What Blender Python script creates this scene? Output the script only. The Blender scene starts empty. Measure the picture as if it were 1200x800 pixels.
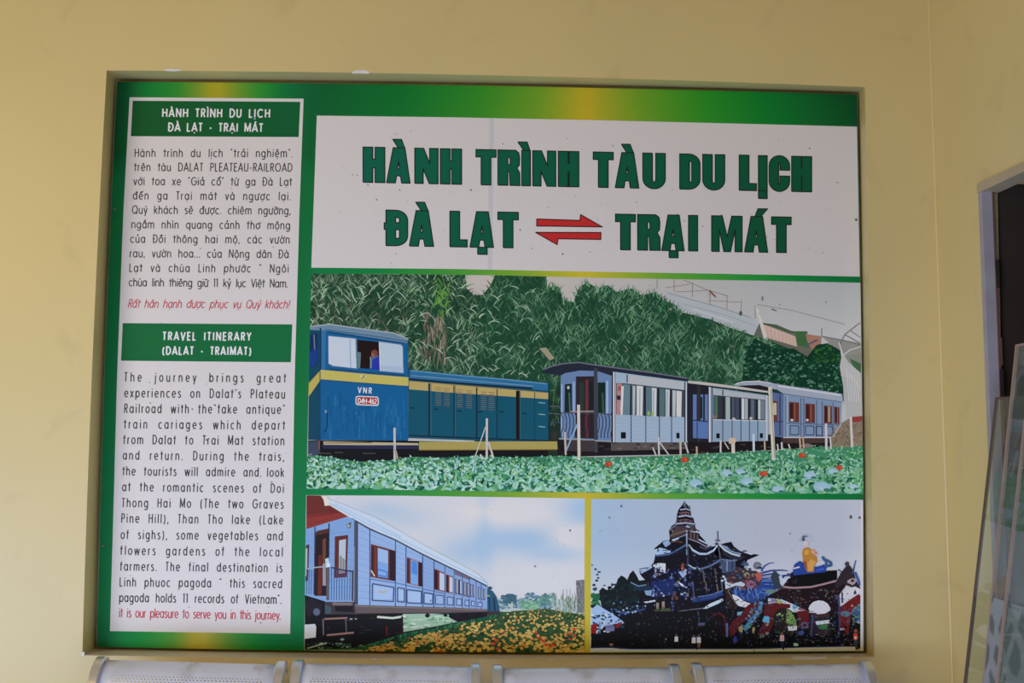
import bpy, math, random, unicodedata
from mathutils import Vector, Matrix
from mathutils.geometry import tessellate_polygon

# ------------------------------------------------------------------ camera
F = 1300.0                       # focal length in pixels of the 1200 x 800 frame
CAM = Vector((0.0, -3.42, 1.5))
S = bpy.context.scene
COL = S.collection
yv = Vector((-27, -93, -1300)).normalized()
zv = Vector((187, 18200, -1300)); zv = (zv - yv * zv.dot(yv)).normalized()
xv = yv.cross(zv)
RW2C = Matrix(((xv.x, yv.x, zv.x), (xv.y, yv.y, zv.y), (xv.z, yv.z, zv.z)))
RC2W = RW2C.transposed()
cam = bpy.data.cameras.new('camera')
cam.sensor_width = 36.0
cam.lens = 36.0 * F / 1200.0
cam.clip_start = 0.01
camo = bpy.data.objects.new('camera', cam)
camo.matrix_world = Matrix.Translation(CAM) @ RC2W.to_4x4()
COL.objects.link(camo)
S.camera = camo

# ------------------------------------------------------------------ light
S.view_settings.view_transform = 'Standard'
S.view_settings.look = 'None'
S.view_settings.gamma = 1.0
S.view_settings.use_curve_mapping = False
S.view_settings.exposure = 0.0
W = bpy.data.worlds.new('world'); S.world = W; W.use_nodes = True
bg = W.node_tree.nodes['Background']
bg.inputs['Color'].default_value = (1.0, 0.97, 0.92, 1)
bg.inputs['Strength'].default_value = 0.06

def area(name, loc, aim, sx, sy, power, col):
    l = bpy.data.lights.new(name, 'AREA'); l.shape = 'RECTANGLE'
    l.size = sx; l.size_y = sy; l.energy = power; l.color = col
    o = bpy.data.objects.new(name, l); COL.objects.link(o)
    o.location = loc
    o.rotation_euler = (Vector(aim) - Vector(loc)).to_track_quat('-Z', 'Y').to_euler()
    return o

area('daylight_opening', (-3.9, -3.6, 0.45), (-0.6, 0, 0.9), 2.4, 0.9, 110, (0.33, 0.39, 0.52))
area('high_warm_fill', (-3.6, -4.0, 2.6), (-0.6, 0, 1.6), 2.4, 1.0, 86, (0.60, 0.40, 0.10))  # added fill lamp, warms the upper wall; no real source stands here
area('low_cool_fill', (-1.2, -2.7, 0.25), (-0.8, 0, 1.1), 4.4, 1.4, 70, (0.46, 0.645, 1.06))  # added lamp standing in for cool light off the floor, brightens the lower wall
area('low_right_fill', (0.2, -2.0, 0.12), (0.6, 0, 0.7), 2.2, 1.0, 40, (0.34, 0.33, 0.46))  # second added fill lamp near the floor, lifts the lower right side

# illumination on the board in the rendered frame (used to turn colours seen in print into ink colours)
LFIT = [[0.6606, -0.1166, 0.0633, -0.036, -0.0515, -0.0275], [0.6518, -0.1165, 0.0882, -0.0415, -0.0597, -0.0319], [0.7376, -0.1274, 0.1583, -0.0678, -0.0885, -0.0432]]

# ------------------------------------------------------------------ helpers
def lin(c):
    c = c / 255.0
    return c / 12.92 if c <= 0.04045 else ((c + 0.055) / 1.055) ** 2.4

def L3(r, g, b): return (lin(r), lin(g), lin(b))

def illum(x, y):
    if LFIT is None: return (0.8, 0.78, 0.76)
    u, v = (x - 560) / 450.0, (y - 430) / 340.0
    return tuple(k[0] + k[1]*u + k[2]*v + k[3]*u*u + k[4]*v*v + k[5]*u*v for k in LFIT)

def ink(c, x, y):
    l = illum(x, y)
    return tuple(min(0.9, max(0.004, (lin(c[i]) - 0.008) / l[i])) for i in range(3)) + (1.0,)

def ray(px, py):
    return RC2W @ Vector(((px - 600) / F, -(py - 400) / F, -1.0))

def onY(px, py, y):
    d = ray(px, py); t = (y - CAM.y) / d.y
    return CAM + d * t

def onP(px, py, p0, n):
    d = ray(px, py); t = (p0 - CAM).dot(n) / d.dot(n)
    return CAM + d * t

def mat(name):
    m = bpy.data.materials.new(name); m.use_nodes = True
    return m, m.node_tree, m.node_tree.nodes['Principled BSDF']

def link_obj(name, me, parent=None, kind=None):
    o = bpy.data.objects.new(name, me); COL.objects.link(o)
    if parent is not None:
        o.parent = parent
        o.matrix_parent_inverse = parent.matrix_world.inverted() if False else Matrix.Translation(-parent.location)
    if kind: o['kind'] = kind
    return o

def mesh_obj(name, verts, faces, m=None, parent=None, kind=None, smooth=False):
    me = bpy.data.meshes.new(name); me.from_pydata([tuple(v) for v in verts], [], faces)
    me.update()
    if m: me.materials.append(m)
    if smooth:
        for p in me.polygons: p.use_smooth = True
    return link_obj(name, me, parent, kind)

def thing(name, label, cat, loc, group=None):
    o = bpy.data.objects.new(name, None); COL.objects.link(o)
    o.location = loc; o.empty_display_size = 0.1
    o['label'] = label; o['category'] = cat
    if group: o['group'] = group
    return o

def box_vf(x0, x1, y0, y1, z0, z1, base=0):
    v = [(x0,y0,z0),(x1,y0,z0),(x1,y1,z0),(x0,y1,z0),(x0,y0,z1),(x1,y0,z1),(x1,y1,z1),(x0,y1,z1)]
    f = [(0,3,2,1),(4,5,6,7),(0,1,5,4),(1,2,6,5),(2,3,7,6),(3,0,4,7)]
    return v, [tuple(i + base for i in q) for q in f]

def hexa(p, base=0):     # eight points: four below, four above
    return list(p), [tuple(i + base for i in q) for q in [(0,3,2,1),(4,5,6,7),(0,1,5,4),(1,2,6,5),(2,3,7,6),(3,0,4,7)]]

def noise_color(nt, c0, c1, scale, detail=4, lo=0.35, hi=0.65, stretch=None, coord='Object'):
    tc = nt.nodes.new('ShaderNodeTexCoord')
    src = tc.outputs[coord]
    if stretch:
        mp = nt.nodes.new('ShaderNodeMapping'); mp.inputs['Scale'].default_value = stretch
        nt.links.new(src, mp.inputs['Vector']); src = mp.outputs['Vector']
    n = nt.nodes.new('ShaderNodeTexNoise'); n.inputs['Scale'].default_value = scale; n.inputs['Detail'].default_value = detail
    nt.links.new(src, n.inputs['Vector'])
    r = nt.nodes.new('ShaderNodeValToRGB')
    r.color_ramp.elements[0].position = lo; r.color_ramp.elements[1].position = hi
    r.color_ramp.elements[0].color = tuple(c0) + (1,); r.color_ramp.elements[1].color = tuple(c1) + (1,)
    nt.links.new(n.outputs['Fac'], r.inputs['Fac'])
    return r, n

# ------------------------------------------------------------------ materials of the room
def paint_material(name, base, dirt):
    m, nt, b = mat(name)
    r, n = noise_color(nt, [c * 0.94 for c in base], base, 1.6, 5, 0.3, 0.7)
    r2, n2 = noise_color(nt, (0, 0, 0), (1, 1, 1), 5.0, 8, 0.60, 0.78)
    n2.inputs['Distortion'].default_value = 0.8
    mul = nt.nodes.new('ShaderNodeMath'); mul.operation = 'MULTIPLY'; mul.inputs[1].default_value = 0.30
    nt.links.new(r2.outputs['Color'], mul.inputs[0])
    mx = nt.nodes.new('ShaderNodeMixRGB'); mx.inputs['Color2'].default_value = tuple(dirt) + (1,)
    nt.links.new(mul.outputs[0], mx.inputs['Fac'])
    nt.links.new(r.outputs['Color'], mx.inputs['Color1'])
    nt.links.new(mx.outputs['Color'], b.inputs['Base Color'])
    b.inputs['Roughness'].default_value = 0.38
    b.inputs['Specular IOR Level'].default_value = 0.5
    bp = nt.nodes.new('ShaderNodeBump'); bp.inputs['Strength'].default_value = 0.12; bp.inputs['Distance'].default_value = 0.004
    nn = nt.nodes.new('ShaderNodeTexNoise'); nn.inputs['Scale'].default_value = 14
    nt.links.new(nn.outputs['Fac'], bp.inputs['Height']); nt.links.new(bp.outputs['Normal'], b.inputs['Normal'])
    return m
M_WALL = paint_material('cream_wall_paint', (0.73, 0.60, 0.27), (0.42, 0.33, 0.17))
M_SILL = paint_material('dusty_cream_paint', (0.74, 0.66, 0.62), (0.40, 0.34, 0.29))

def plain(name, col, rough=0.6, metal=0.0, spec=0.3):
    m, nt, b = mat(name)
    r, n = noise_color(nt, [c * 0.85 for c in col], col, 9, 4)
    nt.links.new(r.outputs['Color'], b.inputs['Base Color'])
    b.inputs['Roughness'].default_value = rough; b.inputs['Metallic'].default_value = metal
    b.inputs['Specular IOR Level'].default_value = spec
    return m
M_FLOOR = plain('worn_floor_tile', (0.35, 0.365, 0.40), 0.5)
M_CEIL = plain('cream_ceiling_paint', (0.62, 0.44, 0.17), 0.8)
M_JAMB = plain('pale_jamb_paint', (0.41, 0.395, 0.43), 0.55)
M_LINTEL = plain('cream_lintel_paint', (0.50, 0.42, 0.28), 0.55)
M_WOOD = plain('raw_brown_wood', (0.16, 0.085, 0.055), 0.7)
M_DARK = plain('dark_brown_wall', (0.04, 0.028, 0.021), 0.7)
M_CHIP = plain('bare_white_plaster', (0.85, 0.82, 0.82), 0.8)

# ------------------------------------------------------------------ back wall with its recess
def quad_edge(a, m, b, n):
    out = []
    for i in range(n + 1):
        t = i / n
        bow = (m[0] - (a[0] + b[0]) / 2, m[1] - (a[1] + b[1]) / 2)
        out.append((a[0] + (b[0]-a[0])*t + bow[0]*4*t*(1-t), a[1] + (b[1]-a[1])*t + bow[1]*4*t*(1-t)))
    return out
def loop(pts, n):               # TL Tm TR Rm BR Bm BL Lm, clockwise without doubles
    e = quad_edge(pts[0], pts[1], pts[2], n)[:-1] + quad_edge(pts[2], pts[3], pts[4], n)[:-1]
    e += quad_edge(pts[4], pts[5], pts[6], n)[:-1] + quad_edge(pts[6], pts[7], pts[0], n)[:-1]
    return e
OUTER = [(125,82.5),(570,88),(1013.5,102),(1019.5,440),(1024.5,769.5),(570,771.7),(96.5,767.5),(108,430)]
BOARD = [(137.3,95.8),(570,100.6),(1004.3,110.8),(1009.5,440),(1012.3,762.8),(563,764),(113.7,757.5),(123,430)]
INNER = [(136.5,93.6),(570,98.2),(1005.3,108.6),(1010.6,440),(1013.2,763.8),(563,765),(112.9,758.5),(122.2,430)]
D_BOARD, D_BACK = 0.098, 0.132
WX0, WZ1 = -4.2, 3.25
Ct, Cb = onY(1088.5, 0, 0), onY(1115.5, 760, 0)        # the corner line with the right wall
def xr(z): return Cb.x + (Ct.x - Cb.x) * (z - Cb.z) / (Ct.z - Cb.z)
N = 12
hole = [onY(x, y, 0) for x, y in loop(OUTER, N)]
inn = [onY(x, y, D_BACK) for x, y in loop(INNER, N)]
rect = []
for i in range(N): rect.append((WX0 + (xr(WZ1) - WX0) * i / N, 0, WZ1))
for i in range(N): z = WZ1 * (1 - i / N); rect.append((xr(z), 0, z))
for i in range(N): rect.append((xr(0) + (WX0 - xr(0)) * i / N, 0, 0))
for i in range(N): rect.append((WX0, 0, WZ1 * i / N))
K = 4 * N
verts = rect + hole + inn
faces = []
mats = []
for i in range(K):
    j = (i + 1) % K
    faces.append((i, j, K + j, K + i)); mats.append(0)
for i in range(K):
    j = (i + 1) % K
    faces.append((K + i, K + j, 2*K + j, 2*K + i)); mats.append(1 if 2*N <= i < 3*N else 0)
faces.append(tuple(range(2*K, 3*K))); mats.append(0)
wall = mesh_obj('wall_back', rect + hole, faces[:K], M_WALL, kind='structure')
sleeve = mesh_obj('trim_3', hole + inn, [tuple(i - K for i in q) for q in faces[K:2*K]], M_WALL, kind='structure')
sleeve.data.materials.append(M_SILL)
for p, mi in zip(sleeve.data.polygons, mats[K:2*K]): p.material_index = mi
mesh_obj('wall_niche', inn, [tuple(range(K))], M_WALL, kind='structure')

def chip(pts, seed):
    rnd = random.Random(seed); vs = []
    for x, y in pts: vs.append(onY(x + rnd.uniform(-.4, .4), y + rnd.uniform(-.3, .3), -0.0012))
    n = len(vs); back = [v + Vector((0, 0.0022, 0)) for v in vs]
    fs = [tuple(range(n))] + [(i, (i+1) % n, n + (i+1) % n, n + i) for i in range(n)]
    mesh_obj('plaster_chip', vs + back, fs, M_CHIP, wall)
chip([(192,81.4),(197,80.6),(205,81),(212,81),(212,83),(203,83.6),(193,83.2)], 1)
chip([(412,84),(418,82.2),(428,82),(434,84.6),(431,86.2),(420,86),(413,86.2)], 2)
chip([(928,770),(934,768.8),(945,769.4),(958,769.6),(969,769.4),(968,772),(955,772.6),(941,773.4),(931,772.8)], 3)
chip([(983,770),(990,769.2),(998,769.6),(996,771),(986,771.4)], 4)
chip([(434,772.2),(438,770.8),(443,771.4),(441,773),(436,773.4)], 5)
chip([(643,772),(647,771.6),(649,773),(645,774)], 6)
chip([(96,764),(99,764),(98.6,768.6),(95.6,768.4)], 7)

# ------------------------------------------------------------------ right wall, doorway, floor, ceiling
RWY = -5.0
pw0, nw = Cb, (Ct - Cb).cross(Vector((0, 1, 0))).normalized()
def on_wall(px, py): return onP(px, py, pw0, nw)
dj = on_wall(1147, 216)
DY1, DZ = dj.y, dj.z
DY2 = DY1 - 0.98
def rwp(y, z, off=0): return (xr(z) + off, y, z)
v, f = [], []
def rquad(y0, y1, z0, z1, off=0):
    b = len(v); v.extend([rwp(y0, z0, off), rwp(y1, z0, off), rwp(y1, z1, off), rwp(y0, z1, off)]); f.append((b, b+1, b+2, b+3))
rquad(0, DY1, 0, DZ); rquad(0, DY1, DZ, WZ1); rquad(DY1, DY2, DZ, WZ1); rquad(DY2, RWY, 0, DZ); rquad(DY2, RWY, DZ, WZ1)
TH = 0.14
for (ya, yb, z0, z1) in ((DY1, DY1, 0, DZ), (DY2, DY2, 0, DZ)):
    b = len(v); v.extend([rwp(ya, z0), rwp(ya, z0, TH), rwp(ya, z1, TH), rwp(ya, z1)]); f.append((b, b+1, b+2, b+3))
b = len(v); v.extend([rwp(DY1, DZ), rwp(DY1, DZ, TH), rwp(DY2, DZ, TH), rwp(DY2, DZ)]); f.append((b, b+1, b+2, b+3))
wr = mesh_obj('wall_right', v, f, M_WALL, kind='structure')

# filleted paint bead in the corner
v, f = [], []
for i, z in enumerate([0, WZ1]):
    x = xr(z)
    for (dx, dy) in ((-0.0045, -0.0003), (-0.0025, -0.0014), (-0.0014, -0.0025), (-0.0003, -0.0045)):
        v.append((x + dx, dy, z))
for k in range(3): f.append((k, k+1, 4+k+1, 4+k))
mesh_obj('trim_1', v, f, M_WALL, kind='structure', smooth=True)

mesh_obj('floor', *box_vf(WX0 - 3, 4.2, -9, 0.2, -0.1, 0), M_FLOOR, kind='structure')
mesh_obj('ceiling', *box_vf(WX0 - 1, 4.2, -6.2, 0.2, WZ1, WZ1 + 0.12), M_CEIL, kind='structure')

# the doorway: door frame, and the dark wall beyond
JY = DY1 - 0.024
fv, ff = [], []
def add_prism(pts8):
    q, r = hexa(pts8, len(fv)); fv.extend(q); ff.extend(r)
def wbox(y0, y1, z0, z1, o0, o1):
    add_prism([rwp(y0,z0,o0), rwp(y0,z0,o1), rwp(y1,z0,o1), rwp(y1,z0,o0), rwp(y0,z1,o0), rwp(y0,z1,o1), rwp(y1,z1,o1), rwp(y1,z1,o0)])
LT = 0.026
wbox(JY, DY1, 0, DZ - LT, -0.003, 0.026)
wbox(DY2, DY2 + 0.024, 0, DZ - LT, -0.003, 0.026)
door = mesh_obj('door_1', fv, ff, M_JAMB, kind='structure')
fv, ff = [], []
wbox(DY2, DY1, DZ - LT, DZ, -0.006, 0.05)
mesh_obj('lintel', fv, ff, M_LINTEL, door)
fv, ff = [], []
rnd = random.Random(4)
zz = 0.0
while zz < DZ - LT - 0.02:
    h = rnd.uniform(0.03, 0.10); t = min(zz + h, DZ - LT)
    wbox(JY + 0.001 - rnd.uniform(0, 0.002), DY1, zz, t, 0.026, 0.034 + rnd.uniform(0, 0.004)); zz = t
mesh_obj('raw_edge', fv, ff, M_WOOD, door)
fv, ff = [], []
for zc in (1.93, 1.62, 0.95):
    wbox(JY - 0.004, JY + 0.004, zc - 0.04, zc + 0.04, 0.028, 0.037)
mesh_obj('hinge', fv, ff, plain('rusty_hinge', (0.08, 0.05, 0.04), 0.5, 0.5), door)

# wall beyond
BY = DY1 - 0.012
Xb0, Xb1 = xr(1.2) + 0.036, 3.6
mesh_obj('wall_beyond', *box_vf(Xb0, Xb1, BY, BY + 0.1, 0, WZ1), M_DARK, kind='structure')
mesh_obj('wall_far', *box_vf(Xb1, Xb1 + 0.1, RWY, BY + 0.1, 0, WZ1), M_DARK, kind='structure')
m, nt, b = mat('crazy_paving_pattern')
tc = nt.nodes.new('ShaderNodeTexCoord'); mp = nt.nodes.new('ShaderNodeMapping')
mp.inputs['Scale'].default_value = (1.0, 1.0, 0.62)
nt.links.new(tc.outputs['Object'], mp.inputs['Vector'])
vo = nt.nodes.new('ShaderNodeTexVoronoi'); vo.feature = 'DISTANCE_TO_EDGE'; vo.inputs['Scale'].default_value = 17
nt.links.new(mp.outputs['Vector'], vo.inputs['Vector'])
rp = nt.nodes.new('ShaderNodeValToRGB')
rp.color_ramp.elements[0].position = 0.12; rp.color_ramp.elements[0].color = (0.28, 0.31, 0.33, 1)
rp.color_ramp.elements[1].position = 0.20; rp.color_ramp.elements[1].color = (0.115, 0.145, 0.135, 1)
nt.links.new(vo.outputs['Distance'], rp.inputs['Fac']); nt.links.new(rp.outputs['Color'], b.inputs['Base Color'])
b.inputs['Roughness'].default_value = 0.5
M_PAVING = m

# ------------------------------------------------------------------ the printed board
def attr_material():
    m, nt, b = mat('printed_vinyl')
    a = nt.nodes.new('ShaderNodeVertexColor'); a.layer_name = 'ink'
    nt.links.new(a.outputs['Color'], b.inputs['Base Color'])
    b.inputs['Roughness'].default_value = 0.5
    b.inputs['Specular IOR Level'].default_value = 0.15
    return m
M_PRINT = attr_material()
BC = onY(565, 764, D_BOARD)
board = thing('information_board', 'large green bordered information board with train photos, set into the cream wall', 'sign', (BC.x, D_BOARD, BC.z))

class Print:
    """collects flat inked shapes given in photograph pixels and lays them on the board plane"""
    def __init__(s, base): s.v=[]; s.f=[]; s.c=[]; s.o = base; s.base = base; s.bound = None
    def poly(s, pts, col, step=2.5e-6, off=None):
        b = len(s.v)
        if off is None: s.o += step; off = s.o
        for x, y in pts:
            if s.bound: x, y = s.bound(x, y)
            s.v.append(onY(x, y, D_BOARD - off)); s.c.append(ink(col, x, y))
        s.f.append(tuple(range(b, b + len(pts))))
    def tess(s, loops, col):
        s.o += 2.5e-6
        flat = [p for l in loops for p in l]
        tris = tessellate_polygon([[Vector((x, y, 0)) for x, y in l] for l in loops])
        b = len(s.v)
        for x, y in flat:
            s.v.append(onY(x, y, D_BOARD - s.o)); s.c.append(ink(col, x, y))
        for t in tris:
            a = [flat[i] for i in t]
            ar = (a[1][0]-a[0][0])*(a[2][1]-a[0][1]) - (a[2][0]-a[0][0])*(a[1][1]-a[0][1])
            if abs(ar) > 1e-9: s.f.append(tuple(b + i for i in t))
    def grid(s, top, bot, rows, fn, step=2.5e-6):      # two polylines with the same number of points
        s.o += step; b = len(s.v); n = len(top)
        for r in range(rows + 1):
            t = r / rows
            for k in range(n):
                x = top[k][0]*(1-t) + bot[k][0]*t; y = top[k][1]*(1-t) + bot[k][1]*t
                s.v.append(onY(x, y, D_BOARD - s.o)); s.c.append(ink(fn(x, y), x, y))
        for r in range(rows):
            for k in range(n - 1):
                a = b + r*n + k
                s.f.append((a, a+1, a+n+1, a+n))
    def line(s, pts, w, col, off=None, w1=None):
        if off is None: s.o += 2.5e-6; off = s.o
        n = len(pts)
        if w1 is None:               # sharp corners: two straight runs that overlap a little
            for i in range(1, n-1):
                a = (pts[i][0]-pts[i-1][0], pts[i][1]-pts[i-1][1]); c = (pts[i+1][0]-pts[i][0], pts[i+1][1]-pts[i][1])
                la, lc = math.hypot(*a) or 1e-9, math.hypot(*c) or 1e-9
                if (a[0]*c[0] + a[1]*c[1])/(la*lc) < .45:
                    e = w*.42
                    s.line(pts[:i] + [(pts[i][0] + a[0]/la*e, pts[i][1] + a[1]/la*e)], w, col, off)
                    s.line([(pts[i][0] - c[0]/lc*e, pts[i][1] - c[1]/lc*e)] + pts[i+1:], w, col, off + 1.1e-6)
                    return
        b = len(s.v); closed = n > 2 and abs(pts[0][0]-pts[-1][0]) + abs(pts[0][1]-pts[-1][1]) < 1e-6
        for i, (x, y) in enumerate(pts):
            if closed: p, q = pts[(i-1) % (n-1)], pts[(i+1) % (n-1)]
            else: p, q = pts[max(0, i-1)], pts[min(n-1, i+1)]
            def unit(ax, ay):
                l = math.hypot(ax, ay) or 1; return ax/l, ay/l
            if (closed or 0 < i < n-1):
                u1 = unit(x-p[0], y-p[1]); u2 = unit(q[0]-x, q[1]-y)
                nx, ny = unit(-(u1[1]+u2[1]), u1[0]+u2[0])
                d = max(0.45, nx*-u1[1] + ny*u1[0])
            else:
                u = unit(q[0]-p[0], q[1]-p[1]); nx, ny = -u[1], u[0]; d = 1
            ww = w if w1 is None else w + (w1 - w) * i / (n - 1)
            h = ww / 2 / d
            for sg in (1, -1):
                X, Y = x + nx*h*sg, y + ny*h*sg
                if s.bound: X, Y = s.bound(X, Y)
                s.v.append(onY(X, Y, D_BOARD - off)); s.c.append(ink(col, X, Y))
        for i in range(n-1):
            a = b + 2*i; s.f.append((a, a+1, a+3, a+2))
    def blob(s, x, y, rx, ry, col, n=8, rnd=None, off=None, rot=0):
        pts = []
        for i in range(n):
            a = 2*math.pi*i/n; k = 1 if rnd is None else rnd.uniform(0.75, 1.2)
            ca, sa = rx*k*math.cos(a), ry*k*math.sin(a)
            pts.append((x + ca*math.cos(rot) - sa*math.sin(rot), y + ca*math.sin(rot) + sa*math.cos(rot)))
        s.poly(pts, col, off=off)
    def leaf(s, x, y, ang, ln, w, col, bend, off):   # a curved pointed blade
        pts = []; pr = []
        for i in range(5):
            t = i / 4; a = ang + bend * t
            if i: x += math.cos(a)*ln/4; y += math.sin(a)*ln/4
            h = w * (0.5 + 1.2*t*(1-t)*2) * (1 - t**2) / 2
            pts.append((x - math.sin(a)*h, y + math.cos(a)*h)); pr.append((x + math.sin(a)*h, y - math.cos(a)*h))
        s.poly(pts + pr[:-1][::-1], col, off=off)
    def clip_rect(s, x0, x1, y0, y1): pass
    def build(s, name, parent):
        me = bpy.data.meshes.new(name); me.from_pydata([tuple(q) for q in s.v], [], s.f); me.update()
        ca = me.color_attributes.new('ink', 'FLOAT_COLOR', 'POINT')
        ca.data.foreach_set('color', [k for c in s.c for k in c])
        me.materials.append(M_PRINT)
        return link_obj(name, me, parent)

def polyat(pts, x):              # interpolate a polyline y(x)
    for (x0, y0), (x1, y1) in zip(pts, pts[1:]):
        if x <= x1: return y0 + (y1-y0)*(x-x0)/(x1-x0)
    (x0, y0), (x1, y1) = pts[-2:]
    return y0 + (y1-y0)*(x-x0)/(x1-x0)
def samp(pts, n):                # resample a polyline given by x-sorted points to n+1 points
    x0, x1 = pts[0][0], pts[-1][0]
    return [(x0 + (x1-x0)*i/n, polyat(pts, x0 + (x1-x0)*i/n)) for i in range(n+1)]
def mixc(a, b, t): return tuple(a[i] + (b[i]-a[i])*t for i in range(3))
def ramp(stops, t):
    for (t0, c0), (t1, c1) in zip(stops, stops[1:]):
        if t <= t1: return mixc(c0, c1, max(0, (t-t0)/(t1-t0)))
    return stops[-1][1]

# backing panel, with its green to yellow gradients
GL = [(0, (12, 73, 45)), (0.13, (23, 104, 50)), (0.3, (42, 120, 45)), (0.44, (122, 130, 42)), (0.5, (162, 139, 37)), (0.56, (127, 132, 42)), (0.72, (49, 124, 47)), (0.88, (17, 97, 54)), (1, (9, 84, 50))]
GLB = [(0, (13, 112, 68)), (0.2, (28, 135, 66)), (0.36, (80, 152, 70)), (0.46, (167, 169, 70)), (0.5, (194, 175, 80)), (0.55, (160, 167, 74)), (0.7, (59, 144, 72)), (0.85, (15, 125, 74)), (1, (8, 112, 70))]
GR = [(0, (9, 81, 46)), (0.14, (21, 96, 45)), (0.3, (48, 117, 40)), (0.42, (96, 131, 40)), (0.47, (138, 136, 40)), (0.5, (165, 138, 38)), (0.53, (138, 134, 41)), (0.6, (91, 126, 38)), (0.72, (41, 114, 36)), (0.86, (19, 91, 40)), (1, (7, 57, 34))]
GRM = [(0, (11, 118, 71)), (0.1, (24, 124, 68)), (0.25, (68, 143, 62)), (0.38, (120, 158, 55)), (0.46, (171, 167, 56)), (0.5, (186, 169, 58)), (0.55, (160, 164, 56)), (0.66, (90, 149, 58)), (0.8, (41, 132, 58)), (1, (8, 98, 55))]
def vmix(a, b, t):
    return mixc(a, b, t)
bt = quad_edge(BOARD[0], BOARD[1], BOARD[2], 72)
bb = quad_edge(BOARD[6], BOARD[5], BOARD[4], 72)
bl = quad_edge(BOARD[0], BOARD[7], BOARD[6], 24)
brr = quad_edge(BOARD[2], BOARD[3], BOARD[4], 24)
pr = Print(0.0)
def back_color(x, y):
    v = (y - 100) / 660
    lx0 = 137.3 - 23.6*v; lx1 = 368 - 14*v
    if x < lx1:
        t = (x - lx0) / (lx1 - lx0); return ramp(GL, t) if v < 0.15 else ramp(GLB, t) if v > 0.85 else mixc(ramp(GL, 0.9), ramp(GLB, 0.9), v)
    rx1 = 1004.3 + 8*v
    t = (x - lx1) / (rx1 - lx1)
    return mixc(ramp(GR, t), ramp(GRM, t), min(1, max(0, v*2.6)))
rows = 24
b0 = 0
for r in range(rows + 1):
    t = r / rows
    for k in range(73):
        x0, x1 = bl[r][0], brr[r][0]; u = k / 72
        x = x0 + (x1 - x0) * u
        y = bt[k][1]*(1-t) + bb[k][1]*t
        pr.v.append(onY(x, y, D_BOARD)); pr.c.append(ink(back_color(x, y), x, y))
for r in range(rows):
    for k in range(72):
        a = r*73 + k; pr.f.append((a, a+1, a+74, a+73))
# rim giving the panel its thickness
ring = [k for k in range(73)] + [r*73 + 72 for r in range(1, rows+1)] + [rows*73 + k for k in range(71, -1, -1)] + [r*73 for r in range(rows-1, 0, -1)]
bb0 = len(pr.v)
for i in ring:
    q = pr.v[i]; pr.v.append(Vector((q.x, q.y + 0.006, q.z))); pr.c.append((0.03, 0.05, 0.035, 1))
for i in range(len(ring)):
    j = (i+1) % len(ring); pr.f.append((ring[i], ring[j], bb0 + j, bb0 + i))
pr.f.append(tuple(bb0 + i for i in range(len(ring))))
pr.build('backing_panel', board)

WHITE_T = (200, 193, 188)
def paper(x, y):                # the off-white of the printed paper; smudges keep their own shape
    return (232, 228, 230)

def panel(tl, tr, br, bl_, col, base, n=16):
    p = Print(base)
    p.grid(quad_edge(tl, ((tl[0]+tr[0])/2, (tl[1]+tr[1])/2 ) if len(tl) == 2 else tl, tr, n), quad_edge(bl_, ((bl_[0]+br[0])/2, (bl_[1]+br[1])/2), br, n), 8, col)
    return p

def white_ink(p):               # paper is one ink everywhere: its albedo, not a picture colour
    for i in range(len(p.c)): p.c[i] = (0.815, 0.785, 0.75, 1)

PAPER_A = (0.815, 0.785, 0.75, 1)
def specks(p, n, x0, x1, y0, y1, seed):
    rnd = random.Random(seed)
    for i in range(n):
        x, y = rnd.uniform(x0, x1), rnd.uniform(y0, y1)
        k = rnd.random()
        r = 0.35 + 0.9*k**4
        c = rnd.choice([(120,108,98),(140,128,118),(95,84,74),(150,140,134)])
        p.blob(x, y, r*rnd.uniform(.7,1.5), r, c, 6, rnd, off=p.o + 1e-5 + i*1e-6, rot=rnd.uniform(0,3))

# ------------------------------------------------------------------ single-stroke lettering
def A(cx, cy, rx, ry, a0, a1, n=None):
    n = n or max(3, int(abs(a1-a0)/26))
    return [(cx + rx*math.cos(math.radians(a0+(a1-a0)*i/n)), cy + ry*math.sin(math.radians(a0+(a1-a0)*i/n))) for i in range(n+1)]
XH = 0.72
BOWL = A(.32, .36, .26, .33, 0, 360, 14)
def st(x, a, b): return [(x, a), (x, b)]
G = {}
G['a'] = (.68, [BOWL, st(.58, .70, 0)])
G['b'] = (.68, [A(.36,.36,.26,.33,0,360,14), st(.08, 1, 0)])
G['c'] = (.60, [A(.33,.36,.27,.33,48,312)])
G['d'] = (.68, [BOWL, st(.58, 1, 0)])
G['e'] = (.66, [[(.07,.37),(.59,.37)] , A(.33,.36,.26,.33,2,318)])
G['f'] = (.38, [[(.16,0),(.16,.80)] + A(.29,.82,.13,.14,165,80), [(-.02,.69),(.38,.69)]])
G['g'] = (.68, [BOWL, [(.58,.70),(.58,-.06)] + A(.33,-.06,.25,.20,-15,-150)])
G['h'] = (.64, [st(.08,1,0), [(.08,.40)] + A(.31,.42,.23,.27,170,0) + [(.54,0)]])
G['i'] = (.20, [st(.10,.70,0), st(.10,.97,.86)])
G['j'] = (.22, [[(.12,.70),(.12,-.14),(.06,-.25),(-.04,-.26)], st(.12,.97,.86)])
G['k'] = (.56, [st(.08,1,0), [(.48,.70),(.10,.28)], [(.22,.42),(.51,0)]])
G['l'] = (.18, [st(.09,1,0)])
G['m'] = (.98, [st(.08,.70,0), [(.08,.42)] + A(.28,.45,.20,.24,170,0) + [(.48,0)], [(.48,.42)] + A(.68,.45,.20,.24,170,0) + [(.88,0)]])
G['n'] = (.64, [st(.08,.70,0), [(.08,.40)] + A(.31,.42,.23,.27,170,0) + [(.54,0)]])
G['o'] = (.66, [A(.33,.36,.27,.33,0,360,14)])
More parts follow.
